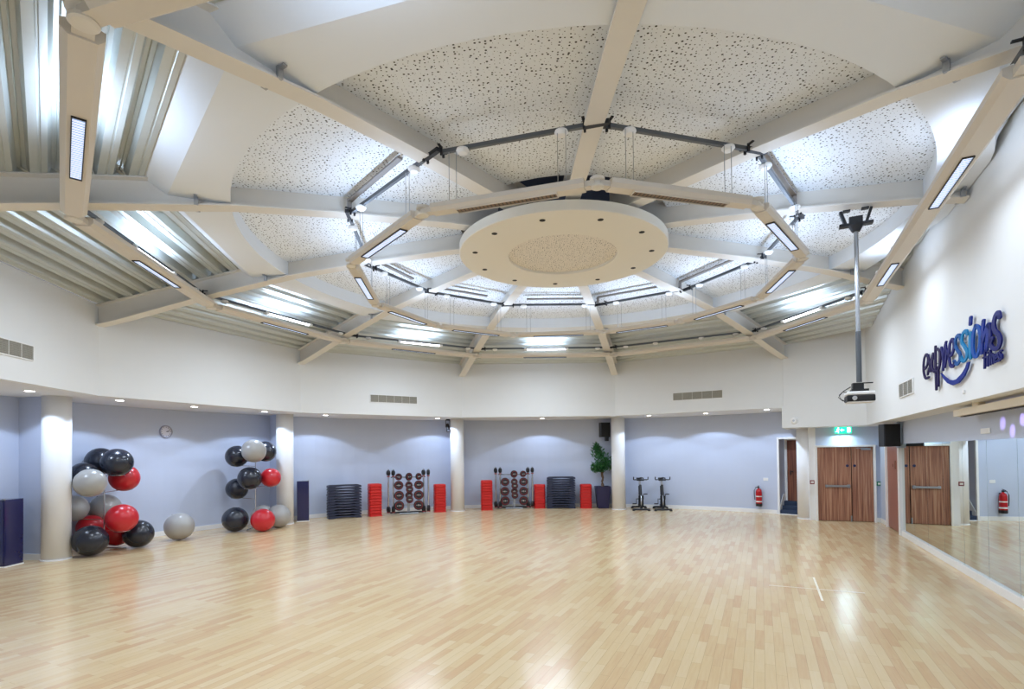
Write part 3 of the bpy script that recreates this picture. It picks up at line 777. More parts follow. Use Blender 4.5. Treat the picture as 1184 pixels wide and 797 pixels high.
# single door up three steps, recessed behind the back wall
ks0, ks1 = -1.845, -2.03
pA, pB = V(ks0, RB-.0), V(ks1, RB-.0)
mid = ((pA[0]+pB[0])/2, (pA[1]+pB[1])/2); a2 = math.atan2(pB[1]-pA[1], pB[0]-pA[0]); W = math.hypot(pB[0]-pA[0], pB[1]-pA[1])
d2 = empty('door_2', (mid[0], mid[1], 0), a2); d2['kind'] = 'structure'; d2['label'] = 'narrow walnut door recessed at the top of blue steps'
local(lambda b: (box(b, (-W/2+.02, -.01, 1.20), (.06, .05, 2.40)), box(b, (0, -.01, 2.38), (W, .05, .06))), 'frame', 'trim', d2)
local(lambda b: box(b, (-W/2+.0, .27, 1.2), (.02, .5, 2.4)), 'side_reveal', 'lilac', d2)
local(lambda b: box(b, (.0, .27, 2.42), (W, .5, .03)), 'top_reveal', 'soffit', d2)
local(lambda b: (box(b, (-W/2+.07, .50, 1.38), (.07, .06, 2.0)), box(b, (.1, .50, 2.36), (W, .06, .08))), 'inner_frame', 'trim', d2)
lf = local(lambda b: box(b, (-.03, .51, 1.38), (.86, .045, 1.98)), 'door_leaf', 'veneer_dark', d2)
local(lambda b: (box(b, (-.36, .48, 1.28), (.03, .02, .14)), box(b, (-.32, .455, 1.32), (.09, .02, .02))), 'handle', 'clamp', lf)
local(lambda b: (prism(b, [(-.02, 0), (.0, 0), (.0, .35), (-.02, .35)], 0, .1),), 'stringer', 'trim', d2)
st = empty('steps', (mid[0], mid[1], 0), a2); tag(st, 'three short blue carpeted steps up to the narrow walnut door', 'steps')
for i, (y0, h) in enumerate(((-.02, .13), (.15, .26), (.32, .39))):
    local(lambda b: box(b, (.03, y0+(.6-y0)/2, h/2), (W-.02, .6-y0, h)), 'step', 'stair', st, bevel=.01)
local(lambda b: box(b, (.02, -.03, .01), (W, .02, .02)), 'edge_strip', 'trim', st)
bm = NB(); 
for v in ((-W/2+.035, -.05, 0), (-W/2+.035, .45, 0), (-W/2+.035, .45, .62), (-W/2+.035, .28, .62), (-W/2+.035, -.05, .14)): bm.verts.new(v)
bm.verts.ensure_lookup_table(); f = bm.faces.new(bm.verts[:]); r_ = bmesh.ops.extrude_face_region(bm, geom=[f]); bmesh.ops.translate(bm, verts=[v for v in r_['geom'] if isinstance(v, bmesh.types.BMVert)], vec=(.02, 0, 0))
obj('side_board', bm, 'trim', st)

# ------------------------------------------------------------------ speakers, spotlight, projector, screen
sp0 = (8.50, 12.55)
e = empty('loudspeaker', (8.74, 12.42, 2.32), math.radians(-12)); tag(e, 'large black loudspeaker in the corner above the brown side door', 'loudspeaker')
local(lambda b: box(b, (0, 0, 0), (.34, .30, .52)), 'cabinet', 'black', e, bevel=.015)
local(lambda b: box(b, (0, -.153, .0), (.31, .01, .49)), 'grille', 'grille', e)
local(lambda b: (box(b, (.21, .04, .03), (.05, .06, .54)), box(b, (.18, .03, .2), (.07, .04, .04)), box(b, (.22, .03, -.26), (.10, .1, .07))), 'bracket', 'steel', e)
local(lambda b: tube(b, [(.21, .04, .27), (.21, .04, .31)], .04), 'mount', 'steel', e)
# door operator tube visible above the mirror edge
c0 = V(-.915, 10.33); e = empty('loudspeaker', (c0[0], c0[1], 2.80), math.radians(8)); tag(e, 'small black loudspeaker high in the corner above the potted tree', 'loudspeaker')
local(lambda b: box(b, (0, 0, 0), (.33, .3, .52)), 'cabinet', 'black', e, bevel=.012)
local(lambda b: box(b, (0, -.153, 0), (.29, .01, .48)), 'grille', 'grille', e)
local(lambda b: (box(b, (.09, .04, -.32), (.11, .14, .16)), tube(b, [(.09, .1, -.25), (.09, .4, -.15)], .02)), 'bracket', 'clamp', e)
c0 = V(.055, 10.05); e = empty('spotlight', (c0[0], c0[1], ZS), math.radians(20)); tag(e, 'small black stage spotlight hanging from the soffit near the middle column', 'spotlight')
local(lambda b: box(b, (0, 0, -.02), (.12, .12, .04)), 'base', 'black', e)
local(lambda b: (box(b, (-.07, 0, -.16), (.012, .04, .26)), box(b, (.07, 0, -.16), (.012, .04, .26)), box(b, (0, 0, -.045), (.15, .04, .012))), 'yoke', 'black', e)
local(lambda b: lathe(b, [(0, -.13), (.055, -.12), (.06, .1), (.07, .13), (.07, .16), (.05, .15)], 20, Matrix.Translation((0, 0, -.28)) @ Matrix.Rotation(2.6, 4, 'X')), 'lamp_body', 'black', e)
local(lambda b: lathe(b, [(0, .0), (.05, .0)], 20, Matrix.Translation((0, 0, -.28)) @ Matrix.Rotation(2.6, 4, 'X') @ Matrix.Translation((0, 0, .152))), 'lens', 'chrome', e)

# projector on a pole
pr = (4.80, 7.39)
e = empty('projector_pole', (pr[0], pr[1], 5.68), AN); tag(e, 'long grey steel pole hanging from a roof beam and holding the projector', 'pole')
local(lambda b: tube(b, [(0, 0, -.60), (0, 0, -2.75)], .027, 20), 'pole', 'steel', e, smooth=False)
local(lambda b: tube(b, [(0, 0, -2.05), (0, 0, -2.75)], .034, 20), 'sleeve', 'rail', e)
local(lambda b: (box(b, (0, 0, -.56), (.40, .10, .035)), lathe(b, [(0, -.08), (.05, -.08), (.09, 0), (.09, .02), (0, .02)], 20, Matrix.Translation((0, 0, -.58))), box(b, (0, 0, -.50), (.16, .06, .10))), 'head_bracket', 'clamp', e)
for s in (-1, 1): local(lambda b: (box(b, (s*.15, 0, -.46), (.035, .07, .22), ry=s*.3), box(b, (s*.11, 0, -.355), (.09, .07, .02))), 'beam_grip', 'clamp', e)
pe = empty('projector', (4.80, 7.39, 2.70), math.radians(-24)); tag(pe, 'white and black video projector hanging at the foot of the pole', 'projector')
local(lambda b: box(b, (0, 0, .07), (.33, .27, .05)), 'top_shell', 'cap_white', pe, bevel=.015)
local(lambda b: box(b, (0, 0, .0), (.33, .27, .085)), 'body', 'black', pe, bevel=.012)
local(lambda b: box(b, (0, -.0, -.05), (.30, .25, .012)), 'base', 'cap_white', pe)
local(lambda b: lathe(b, [(0, .03), (.03, .03), (.035, 0)], 20, Matrix.Translation((-.08, -.135, .0)) @ mt2), 'lens', 'chrome', pe)
local(lambda b: (box(b, (0, 0, .115), (.2, .16, .03)), box(b, (-.02, 0, .17), (.13, .13, .09)), box(b, (.1, 0, .215), (.12, .02, .015))), 'mount_plate', 'black', pe)
local(lambda b: (tube(b, [(-.10, .02, .17), (-.18, .0, .12), (-.24, 0, .06), (-.22, 0, .0), (-.17, 0, -.03)], .007), tube(b, [(-.02, 0, .17), (-.12, 0, .10), (-.2, -.02, .10), (-.25, 0, .03), (-.2, 0, -.02), (-.165, 0, -.02)], .006)), 'cable', 'black', pe)

# roll-down screen housing under the right soffit
c = wl(-7.35, .20)
e = empty('projection_screen_housing', (c[0], c[1], 2.53), aT); tag(e, 'long cream roll-down screen housing under the right soffit', 'screen housing')
local(lambda b: ext_profile(b, [(-.08, -.045), (.06, -.055), (.08, -.02), (.08, .05), (-.08, .05)], (-2.6, 0, 0), (2.6, 0, 0)), 'casing', 'screen', e)
local(lambda b: box(b, (.05, -.01, -.056), (5.0, .05, .012)), 'slot', 'slot', e)
for x in (-1.75, 0, 1.75): local(lambda b: box(b, (x, -.02, .075), (.22, .08, .05)), 'ceiling_bracket', 'screen', e)

# ------------------------------------------------------------------ logo sign
SIGN = [('e', 'purple', 0.062, [[(-1.521, -0.003), (-1.364, 0.033), (-1.288, 0.137), (-1.369, 0.222), (-1.506, 0.171), (-1.561, 0.022), (-1.515, -0.102), (-1.415, -0.163), (-1.259, -0.163)]]), ('x', 'purple', 0.055, [[(-1.27, 0.191), (-1.213, 0.068), (-1.159, -0.081)], [(-1.009, 0.177), (-1.162, 0.042), (-1.321, -0.107)]]), ('p', 'purple', 0.062, [[(-0.877, 0.259), (-0.896, 0.021), (-0.879, -0.393)], [(-0.991, 0.164), (-1.086, 0.012), (-0.993, -0.103), (-0.766, -0.116), (-0.656, 0.003), (-0.668, 0.147), (-0.8, 0.215)], [(-0.751, -0.073), (-0.779, -0.349)]]), ('r', 'violet', 0.055, [[(-0.582, 0.195), (-0.505, 0.015), (-0.529, -0.148)], [(-0.491, 0.048), (-0.425, 0.176), (-0.354, 0.236)], [(-0.376, 0.228), (-0.369, 0.028), (-0.447, -0.116)]]), ('e', 'violet', 0.065, [[(-0.246, 0.009), (-0.104, 0.019), (-0.014, 0.12), (-0.078, 0.223), (-0.197, 0.17), (-0.24, 0.025), (-0.197, -0.117), (-0.086, -0.159), (-0.021, -0.11)], [(-0.363, 0.113), (-0.245, 0.025)]]), ('s', 'azure', 0.07, [[(0.244, 0.171), (0.201, 0.227), (0.093, 0.216), (0.027, 0.13), (0.114, 0.041), (0.22, -0.034), (0.205, -0.112), (0.085, -0.15), (-0.03, -0.092)]]), ('s', 'teal', 0.07, [[(0.511, 0.182), (0.47, 0.229), (0.35, 0.21), (0.297, 0.121), (0.398, 0.039), (0.495, -0.048), (0.463, -0.12), (0.338, -0.148), (0.25, -0.079)]]), ('i', 'teal', 0.075, [[(0.632, 0.165), (0.609, 0.025), (0.61, -0.143)]]), ('dot', 'royal', 0.075, [[(0.654, 0.359), (0.636, 0.282)]]), ('o', 'blue', 0.07, [[(0.812, 0.223), (0.732, 0.138), (0.696, -0.021), (0.746, -0.142), (0.843, -0.15), (0.938, -0.049), (0.963, 0.092), (0.906, 0.184), (0.812, 0.223)]]), ('n', 'royal', 0.07, [[(1.077, 0.227), (1.032, 0.078), (0.994, -0.146)], [(1.026, -0.021), (1.123, 0.075), (1.209, 0.149)], [(1.239, 0.15), (1.204, 0.059), (1.146, -0.136)]]), ('n', 'navy', 0.06, [[(1.245, 0.141), (1.274, 0.031), (1.254, -0.063)]]), ('s', 'navy', 0.08, [[(1.551, 0.163), (1.515, 0.222), (1.433, 0.203), (1.379, 0.12), (1.415, 0.037), (1.512, -0.03), (1.548, -0.104), (1.49, -0.167), (1.375, -0.161), (1.273, -0.095), (1.327, -0.035)]]), ('swoosh', 'royal', 0, [[(-0.634, -0.175), (-0.515, -0.268), (-0.328, -0.359), (-0.095, -0.419), (0.154, -0.414), (0.393, -0.344), (0.533, -0.254), (0.581, -0.192), (0.494, -0.187), (0.423, -0.247), (0.28, -0.306), (0.071, -0.352), (-0.09, -0.353), (-0.271, -0.32), (-0.457, -0.25), (-0.612, -0.181)]]), ('f', 'navy', 0.035, [[(1.146, -0.145), (1.101, -0.146), (1.088, -0.233), (1.073, -0.342)], [(1.043, -0.214), (1.148, -0.217)]]), ('i', 'navy', 0.035, [[(1.185, -0.223), (1.174, -0.328)]]), ('dot', 'navy', 0.035, [[(1.196, -0.172), (1.195, -0.182)]]), ('t', 'navy', 0.035, [[(1.262, -0.162), (1.244, -0.324)], [(1.215, -0.21), (1.305, -0.208)]]), ('n', 'navy', 0.035, [[(1.314, -0.224), (1.312, -0.323)], [(1.316, -0.254), (1.35, -0.225), (1.376, -0.25), (1.378, -0.319)]]), ('e', 'navy', 0.035, [[(1.405, -0.285), (1.463, -0.271), (1.445, -0.234), (1.407, -0.255), (1.406, -0.31), (1.467, -0.316)]]), ('s', 'navy', 0.035, [[(1.526, -0.234), (1.493, -0.228), (1.485, -0.257), (1.523, -0.287), (1.514, -0.319), (1.474, -0.312)]]), ('s', 'navy', 0.035, [[(1.586, -0.22), (1.55, -0.214), (1.542, -0.243), (1.583, -0.273), (1.574, -0.306), (1.532, -0.302)]])]
cols = {'purple': mat('sign_dark_purple', '1E1448', .6, spec=.2), 'violet': mat('sign_violet_blue', '1B1C66', .6, spec=.2), 'azure': mat('sign_azure', '0A4E92', .6, spec=.2), 'teal': mat('sign_teal', '0878AE', .6, spec=.2),
        'blue': mat('sign_blue', '0A4AA0', .6, spec=.2), 'royal': mat('sign_royal_blue', '102A84', .6, spec=.2), 'navy': mat('sign_navy', '141A66', .6, spec=.2)}
sp = uw(-7.1, .0)
sg = empty('wall_sign', (sp[0], sp[1], 3.3), aT); tag(sg, 'blue and purple brush-lettered word sign with a smile-shaped swoosh', 'sign')
def stroke(bm, pts, w, y0, y1):
    """flat ribbon of width w following pts (x,z) with rounded ends, extruded y0..y1"""
    P = [Vector(p) for p in pts]
    # resample smooth (Catmull-Rom)
    Q = []
    for i in range(len(P)-1):
        a, b, c_, d = P[max(i-1, 0)], P[i], P[i+1], P[min(i+2, len(P)-1)]
        for j in range(5):
            t = j/5; Q.append(.5*((2*b)+(c_-a)*t+(2*a-5*b+4*c_-d)*t*t+(3*b-a-3*c_+d)*t**3))
    Q.append(P[-1])
    rings = []
    for i, q in enumerate(Q):
        d = (Q[min(i+1, len(Q)-1)]-Q[max(i-1, 0)]).normalized(); n = Vector((-d.y*w/2, d.x*w*.24))
        rings.append([bm.verts.new((q.x+n.x, y0, q.y+n.y)), bm.verts.new((q.x-n.x, y0, q.y-n.y)), bm.verts.new((q.x-n.x, y1, q.y-n.y)), bm.verts.new((q.x+n.x, y1, q.y+n.y))])
    for a, b in zip(rings, rings[1:]):
        for j in range(4): bm.faces.new((a[j], a[(j+1) % 4], b[(j+1) % 4], b[j]))
    bm.faces.new(rings[0]); bm.faces.new(rings[-1][::-1])
    for q in (Q[0], Q[-1]):
        lathe(bm, [(0, 0), (w/2, 0), (w/2, y1-y0), (0, y1-y0)], 14, Matrix.Translation((q.x, y1, q.y)) @ Matrix.Diagonal((1, 1, .48, 1)) @ Matrix.Rotation(PI/2, 4, 'X'))
for name, colr, w, strokes in SIGN:
    bm = NB()
    if name == 'swoosh':
        pts = strokes[0]; a = [bm.verts.new((x, -.05, z)) for x, z in pts]; b = [bm.verts.new((x, -.032, z)) for x, z in pts]
        h = len(pts)//2
        for i in range(h-1):
            o1, o2, i1, i2 = i, i+1, len(pts)-1-i, len(pts)-2-i
            bm.faces.new((a[o1], a[o2], a[i2], a[i1])); bm.faces.new((b[i1], b[i2], b[o2], b[o1]))
        for i in range(len(pts)): j = (i+1) % len(pts); bm.faces.new((a[i], b[i], b[j], a[j]))
    else:
        for s in strokes: stroke(bm, s, w*1.25, -.05, -.032)
    obj('swoosh' if name == 'swoosh' else 'letter', bm, cols[colr], sg)
local(lambda b: [tube(b, [(x, 0, z), (x, -.03, z)], .008, 6) for x, z in ((-1.4, -.0), (-.9, .0), (-.5, .1), (-.1, .1), (.35, .1), (.8, .1), (1.3, .1))], 'standoff', 'steel', sg)

# ------------------------------------------------------------------ gym balls and their racks
bdat = {
 'black': [(-8.54, 11.6, 1.885, .61, 'black gym ball at the top front of the left stack'), (-9.15, 11.93, 1.92, .59, 'black gym ball at the top back of the left stack'),
           (-9.09, 11.4, 1.62, .56, 'black gym ball mostly hidden by the left column, high in the left stack'), (-8.29, 11.9, .305, .61, 'black gym ball on the floor at the right foot of the left stack'),
           (-8.56, 10.90, .315, .62, 'black gym ball on the floor at the front foot of the left stack'),
           (-7.54, 14.7, 1.99, .59, 'black gym ball at the upper left of the right stack'), (-6.94, 15.1, 2.12, .58, 'black gym ball behind the silver top ball of the right stack'),
           (-7.04, 14.4, 1.40, .61, 'black gym ball in the middle of the right stack beside the red one'), (-7.64, 14.9, 1.09, .58, 'black gym ball at the middle left of the right stack'), (-7.33, 14.2, .325, .65, 'black gym ball on the floor at the left foot of the right stack')],
 'grey': [(-8.57, 10.9, 1.485, .57, 'silver gym ball at the upper left of the left stack beside the column'), (-9.1, 12.0, .86, .63, 'silver gym ball in the middle back of the left stack'),
          (-9.25, 11.32, .93, .55, 'silver gym ball half hidden behind the left column'), (-6.93, 14.4, 2.13, .62, 'silver gym ball crowning the right stack'),
          (-6.50, 14.93, .32, .64, 'silver gym ball on the floor against the column at the right stack'), (-7.05, 15.15, .31, .61, 'grey gym ball in shadow behind the red ball of the right stack'),
          (-8.0, 12.9, .325, .65, 'single silver gym ball alone on the floor between the stacks')],
 'red': [(-8.74, 12.1, 1.53, .60, 'red gym ball at the upper right of the left stack'), (-8.25, 11.35, .71, .60, 'red gym ball low at the front right of the left stack'), (-8.9, 12.07, .305, .58, 'red gym ball on the floor at the back of the left stack'),
         (-9.12, 11.62, .50, .52, 'dark red gym ball peeping out low at the back left of the left stack'), (-6.69, 14.87, 1.39, .53, 'red gym ball at the middle right of the right stack'), (-6.6, 14.2, .30, .60, 'red gym ball on the floor at the front of the right stack')]}
for colr, L_ in bdat.items():
    for x, y, z, D, lab in L_:
        bm = NB(); bmesh.ops.create_uvsphere(bm, u_segments=48, v_segments=32, radius=D/2)
        for v in bm.verts: v.co.z *= .985
        # fine moulded grooves near the poles
        for v in bm.verts:
            if abs(v.co.z) > D/2*.80: v.co *= 1-.004*(1 if int((abs(v.co.z)/(D/2))*60) % 2 else 0)
        o = obj('gym_ball', bm, 'ball_'+colr, smooth=True); o.location = (x, y, z*1.0); o.rotation_euler = (random.uniform(-.6, .6), random.uniform(-.6, .6), 0)
        tag(o, lab, 'gym ball', 'gym balls')
        bm = NB(); lathe(bm, [(0, D/2+.004), (.012, D/2+.003), (.014, D/2-.004)], 12); obj('plug', bm, 'ball_grey' if colr != 'grey' else 'black', o)
def ball_rack(x, y, H, lab, side):
    e = empty('ball_rack', (x, y, 0)); tag(e, lab, 'ball rack', 'ball racks')
    local(lambda b: tube(b, [(0, 0, .02), (0, 0, H)], .014, 12), 'pole', 'chrome', e)
    for i in range(3):
        t = i*2*PI/3+.4; local(lambda b: (tube(b, [(0, 0, .05), (.40*math.cos(t), .40*math.sin(t), .02)], .014, 8)), 'foot', 'chrome', e)
    for L_ in bdat.values():
        for bx, by, bz, D, _ in L_:
            if bz < .45 or math.hypot(bx-x, by-y) > 1.1 or 'peeping' in _: continue
            z = bz-math.sqrt((D/2)**2-.15**2)-.006; cx_, cy_ = bx-x, by-y; d = max(.01, math.hypot(cx_, cy_))
            pts = [(cx_+.15*math.cos(u), cy_+.15*math.sin(u), z) for u in [j*2*PI/16 for j in range(17)]]
            def mk(b):
                tube(b, pts, .006, 6)
                if d > .16: tube(b, [(0, 0, z-.02), (cx_-.15*cx_/d, cy_-.15*cy_/d, z)], .007, 6)
            local(mk, 'cradle_ring', 'chrome', e)
ball_rack(-8.80, 11.58, 1.66, 'chrome ball rack inside the left gym ball stack', 0)
ball_rack(-7.05, 14.74, 1.86, 'chrome ball rack inside the right gym ball stack', 1)

# ------------------------------------------------------------------ navy cabinets
def cabinet(x, y, rz, s, lab):
    e = empty('navy_cabinet', (x, y, 0), rz); tag(e, lab, 'cabinet')
    local(lambda b: box(b, (0, 0, s[2]/2), s), 'body', 'navy', e, bevel=.006)
    local(lambda b: box(b, (0, -s[1]/2-.006, s[2]/2+.02), (s[0]-.03, .012, s[2]-.1)), 'door', 'navy', e, bevel=.003)
    local(lambda b: box(b, (s[0]/2-.02, -s[1]/2+.0, s[2]+.012), (.05, .04, .024)), 'hinge', 'steel', e)
    local(lambda b: box(b, (0, 0, .012), (s[0]+.012, s[1]+.012, .024)), 'plinth', 'trim', e)
cabinet(-9.55, 10.02, math.radians(2), (.50, .40, 1.24), 'glossy navy cabinet against the wall at the far left edge')
cabinet(-6.40, 16.40, math.radians(22), (.34, .40, 1.22), 'dark navy cabinet tucked behind the column right of the second ball stack')

# ------------------------------------------------------------------ step platforms and risers
def make_step(lab, grp):
    e = empty('step_platform'); tag(e, lab, 'step platform', grp)
    bm = NB(); pr_ = [(-.51, .0), (-.36, .0), (-.28, .022), (-.15, .036), (0, .042), (.15, .036), (.28, .022), (.36, .0), (.51, .0), (.50, .06), (.46, .074), (-.46, .074), (-.50, .06)]
    a = [bm.verts.new((x, -.19, z)) for x, z in pr_]; b = [bm.verts.new((x, .19, z)) for x, z in pr_]
    bm.faces.new(a[::-1]); bm.faces.new(b)
    for i in range(len(pr_)): j = (i+1) % len(pr_); bm.faces.new((a[i], a[j], b[j], b[i]))
    obj('body', bm, 'step', e, bevel=.004)
    bm = NB(); box(bm, (0, 0, .077), (.88, .33, .008)); obj('top_mat', bm, 'step_mat', e)
    return e
first = None
for nm, x, y, rz, n, pit in (('left', -5.36, 17.10, math.radians(28.5), 12, .088), ('right', 1.75, 19.40, math.radians(-1), 13, .0875)):
    for i in range(n):
        if first is None: o = first = make_step('', 'step platforms')
        else: o = copy_tree(first)
        o.location = (x+random.uniform(-.006, .006), y+random.uniform(-.006, .006), i*pit); o.rotation_euler = (0, 0, rz+random.uniform(-.008, .008))
        pos = 'topmost' if i == n-1 else ('bottom' if i == 0 else 'number %d from the bottom' % (i+1))
        where = 'near the left weight rack' if nm == 'left' else 'near the potted tree'
        tag(o, 'charcoal step platform, %s of the stack %s' % (pos, where), 'step platform', 'step platforms in the %s stack' % nm)
def make_riser():
    e = empty('step_riser'); bm = NB()
    def ring(w, z):
        pts = []
        for cx_, cy_, a0 in ((1, 1, 0), (-1, 1, PI/2), (-1, -1, PI), (1, -1, 3*PI/2)):
            for j in range(5):
                t = a0+j*PI/8; pts.append((cx_*(w-.07)+.07*math.cos(t), cy_*(w-.07)+.07*math.sin(t), z))
        return [bm.verts.new(p_) for p_ in pts]
    R_ = [ring(.212, 0), ring(.214, .014), ring(.199, .022), ring(.197, .076), ring(.188, .090), ring(.165, .0925), ring(.16, .07)]
    for a, b in zip(R_, R_[1:]):
        for j in range(20): bm.faces.new((a[j], a[(j+1) % 20], b[(j+1) % 20], b[j]))
    bm.faces.new(R_[-1]); bm.faces.new(R_[0][::-1])
    obj('body', bm, 'red', e)
    bm = NB()
    for s in (-1, 1): box(bm, (s*.1, 0, .074), (.05, .22, .012))
    obj('tread_ribs', bm, 'red', e)
    return e
firstr = None
stacks = [(-4.5, 17.55, .48, 11, 'right of the left step stack'), (-2.52, 18.58, .25, 10, 'right of the left weight rack'), (-.92, 19.05, .12, 11, 'left of the right weight rack'),
          (.98, 19.52, .02, 9, 'left of the right step stack'), (2.64, 19.36, -.05, 9, 'beside the tree planter')]
for x, y, rz, n, lab in stacks:
    for i in range(n):
        if firstr is None: o = firstr = make_riser()
        else: o = copy_tree(firstr)
        o.location = (x+random.uniform(-.004, .004), y+random.uniform(-.004, .004), i*.0955); o.rotation_euler = (0, 0, rz+random.uniform(-.02, .02))
        pos = 'topmost' if i == n-1 else ('bottom' if i == 0 else 'number %d from the bottom' % (i+1))
        tag(o, 'red riser, %s of the stack %s' % (pos, lab), 'step riser', 'red risers '+lab)

# ------------------------------------------------------------------ weight racks
def make_plate(r, name='weight_plate'):
    e = empty(name); mp_ = Matrix.Rotation(PI/2, 4, 'X')
    bm = NB(); lathe(bm, [(.025, -.03), (r*.45, -.03), (r*.55, -.018), (r*.8, -.018), (r*.86, -.03), (r, -.024), (r, .024), (r*.86, .03), (.025, .03)], 28, mp_); obj('disc', bm, 'black_rough', e, smooth=False)
    bm = NB(); lathe(bm, [(r*.70, .028), (r*.70, .0325), (r*.80, .0325), (r*.80, .028)], 28, mp_)
    bmesh.ops.scale(bm, verts=bm.verts[:], vec=(1, 1, 1)); obj('coloured_ring', bm, 'plate_red', e)
    for s in (-1, 1):
        bm = NB(); box(bm, (s*r*.36, -.033, 0), (r*.13, .004, r*.13)); obj('mark', bm, 'label_white', e)
    bm = NB(); lathe(bm, [(.012, -.036), (.028, -.036), (.028, .036), (.012, .036)], 16, mp_); obj('hub', bm, 'chrome', e)
    return e
protos = {}
def weight_rack(x, y, rz, which):
    R = Matrix.Translation((x, y, 0)) @ Matrix.Rotation(rz, 4, 'Z')
    e = empty('weight_rack', (x, y, 0), rz); tag(e, 'silver studio weight rack loaded with black plates, %s of the middle column' % which, 'weight rack', 'weight racks')
    local(lambda b: (box(b, (0, -.12, .03), (.62, .10, .05))), 'base', 'steel', e, bevel=.01)
    local(lambda b: (box(b, (0, .12, .05), (1.2, .07, .05)), box(b, (0, 0, .05), (.08, .3, .05))), 'base_beam', 'clamp', e, bevel=.005)
    local(lambda b: (box(b, (0, .08, .62), (.09, .07, 1.15))), 'post', 'steel', e, bevel=.01)
    for j, z in enumerate((.30, .63, .95, 1.22)):
        local(lambda b: (box(b, (0, .06, z), (.75, .03, .03)), [tube(b, [(cx_, .06, z), (cx_, -.12, z+.01)], .012, 8) for cx_ in (-.31, 0, .31)]), 'peg_bar', 'steel', e)
    local(lambda b: (box(b, (0, .12, 1.23), (1.15, .025, .025))), 'top_rail', 'clamp', e)
    rows = ((1.26, .115, .13), (.98, .15, .12), (.64, .16, .12), (.30, .165, .12))
    for j, (z, r, rc) in enumerate(rows):
        for i, cx_ in enumerate((-.33, 0, .33)):
            if which == 'right' and j == 0 and i == 0: continue
            if j == 3 and i == 1: continue
            key = round(r if i != 1 else rc, 3)
            if key not in protos: o = protos[key] = make_plate(key)
            else: o = copy_tree(protos[key])
            o.matrix_world = R @ Matrix.Translation((cx_+random.uniform(-.01, .01), -.07, z-.01)) @ Matrix.Rotation(random.uniform(-.15, .15)+(.5 if j == 0 else 0)*(1 if i else -1), 4, 'Z')
            tag(o, 'black weight plate with red ring, %s row %s of the %s rack' % (('top', 'second', 'third', 'bottom')[j], ('left', 'centre', 'right')[i], which), 'weight plate', 'weight plates')
            if j in (1, 2) and i == 1:
                o = copy_tree(o); o.matrix_world = R @ Matrix.Translation((cx_+.02, -.14, z-.15)); tag(o, 'black weight plate hanging low under the %s row centre of the %s rack' % (('', 'second', 'third')[j], which), 'weight plate', 'weight plates')
    for i, (bx, nm) in enumerate(((-.66, 'outer left'), (-.50, 'inner left'), (.50, 'inner right'), (.66, 'outer right'))):
        o = empty('barbell'); tag(o, 'silver barbell standing upright, %s of the %s rack' % (nm, which), 'barbell', 'barbells standing at the racks')
        local(lambda b: tube(b, [(0, 0, .03), (0, 0, 1.50)], .028, 12), 'bar', 'chrome', o)
        tl = (-.35 if i % 2 else .35)
        for z, r in ((.17, .105), (1.38, .09)):
            mt_ = Matrix.Translation((0, 0, z)) @ Matrix.Rotation(tl, 4, 'Z') @ Matrix.Rotation(PI/2, 4, 'Y')
            local(lambda b: lathe(b, [(0, -.045), (r*.8, -.045), (r, -.03), (r, .03), (r*.8, .045), (0, .045)], 22, mt_), 'weight', 'black_rough', o, smooth=False)
        local(lambda b: lathe(b, [(.015, 0), (.05, 0), (.05, .03), (.015, .03)], 16, Matrix.Translation((0, 0, 1.25))), 'collar', 'plate_red', o)
        local(lambda b: lathe(b, [(.015, 0), (.06, 0), (.06, .03), (.015, .03)], 16, Matrix.Translation((0, 0, .06))), 'foot_collar', 'plate_red', o)
        o.matrix_world = R @ Matrix.Translation((bx, .0, 0))
weight_rack(-3.48, 18.0, math.radians(16), 'left')
weight_rack(.06, 19.35, math.radians(2), 'right')

# ------------------------------------------------------------------ potted tree
e = empty('potted_tree', (3.24, 19.33, 0)); tag(e, 'leafy green indoor fig tree in a tapered navy planter', 'potted plant')
bm = NB()
def sq(w, z): return [bm.verts.new((sx*w, sy*w, z)) for sx, sy in ((1, 1), (-1, 1), (-1, -1), (1, -1))]
rs_ = [sq(.19, 0), sq(.255, .74), sq(.262, .78), sq(.235, .78), sq(.23, .70)]
for a, b in zip(rs_, rs_[1:]):
    for j in range(4): bm.faces.new((a[j], a[(j+1) % 4], b[(j+1) % 4], b[j]))
bm.faces.new(rs_[0][::-1])
obj('planter', bm, 'navy_pot', e, bevel=.01)
local(lambda b: box(b, (0, 0, .69), (.45, .45, .03)), 'soil', 'soil', e)
tr = [(0, 0, .68), (.03, .0, .82), (-.02, .01, .95), (.03, 0, 1.08), (0, 0, 1.22), (.01, 0, 1.5)]
local(lambda b: (tube(b, tr, [.035, .032, .03, .03, .028, .02], 10), tube(b, [(-.01, 0, .68), (-.03, .02, .85), (.03, 0, 1.0), (-.03, 0, 1.15), (-.05, 0, 1.5)], .02, 8),
                 tube(b, [(0, 0, 1.2), (.12, .05, 1.5), (.2, .05, 1.75)], [.02, .014, .006], 6), tube(b, [(0, 0, 1.2), (-.14, -.05, 1.6), (-.18, 0, 1.95)], [.02, .014, .006], 6), tube(b, [(0, 0, 1.4), (0, .08, 1.75), (-.02, 0, 2.1)], [.02, .012, .005], 6)), 'trunk', 'bark', e)
bm = NB(); rnd = random.Random(4)
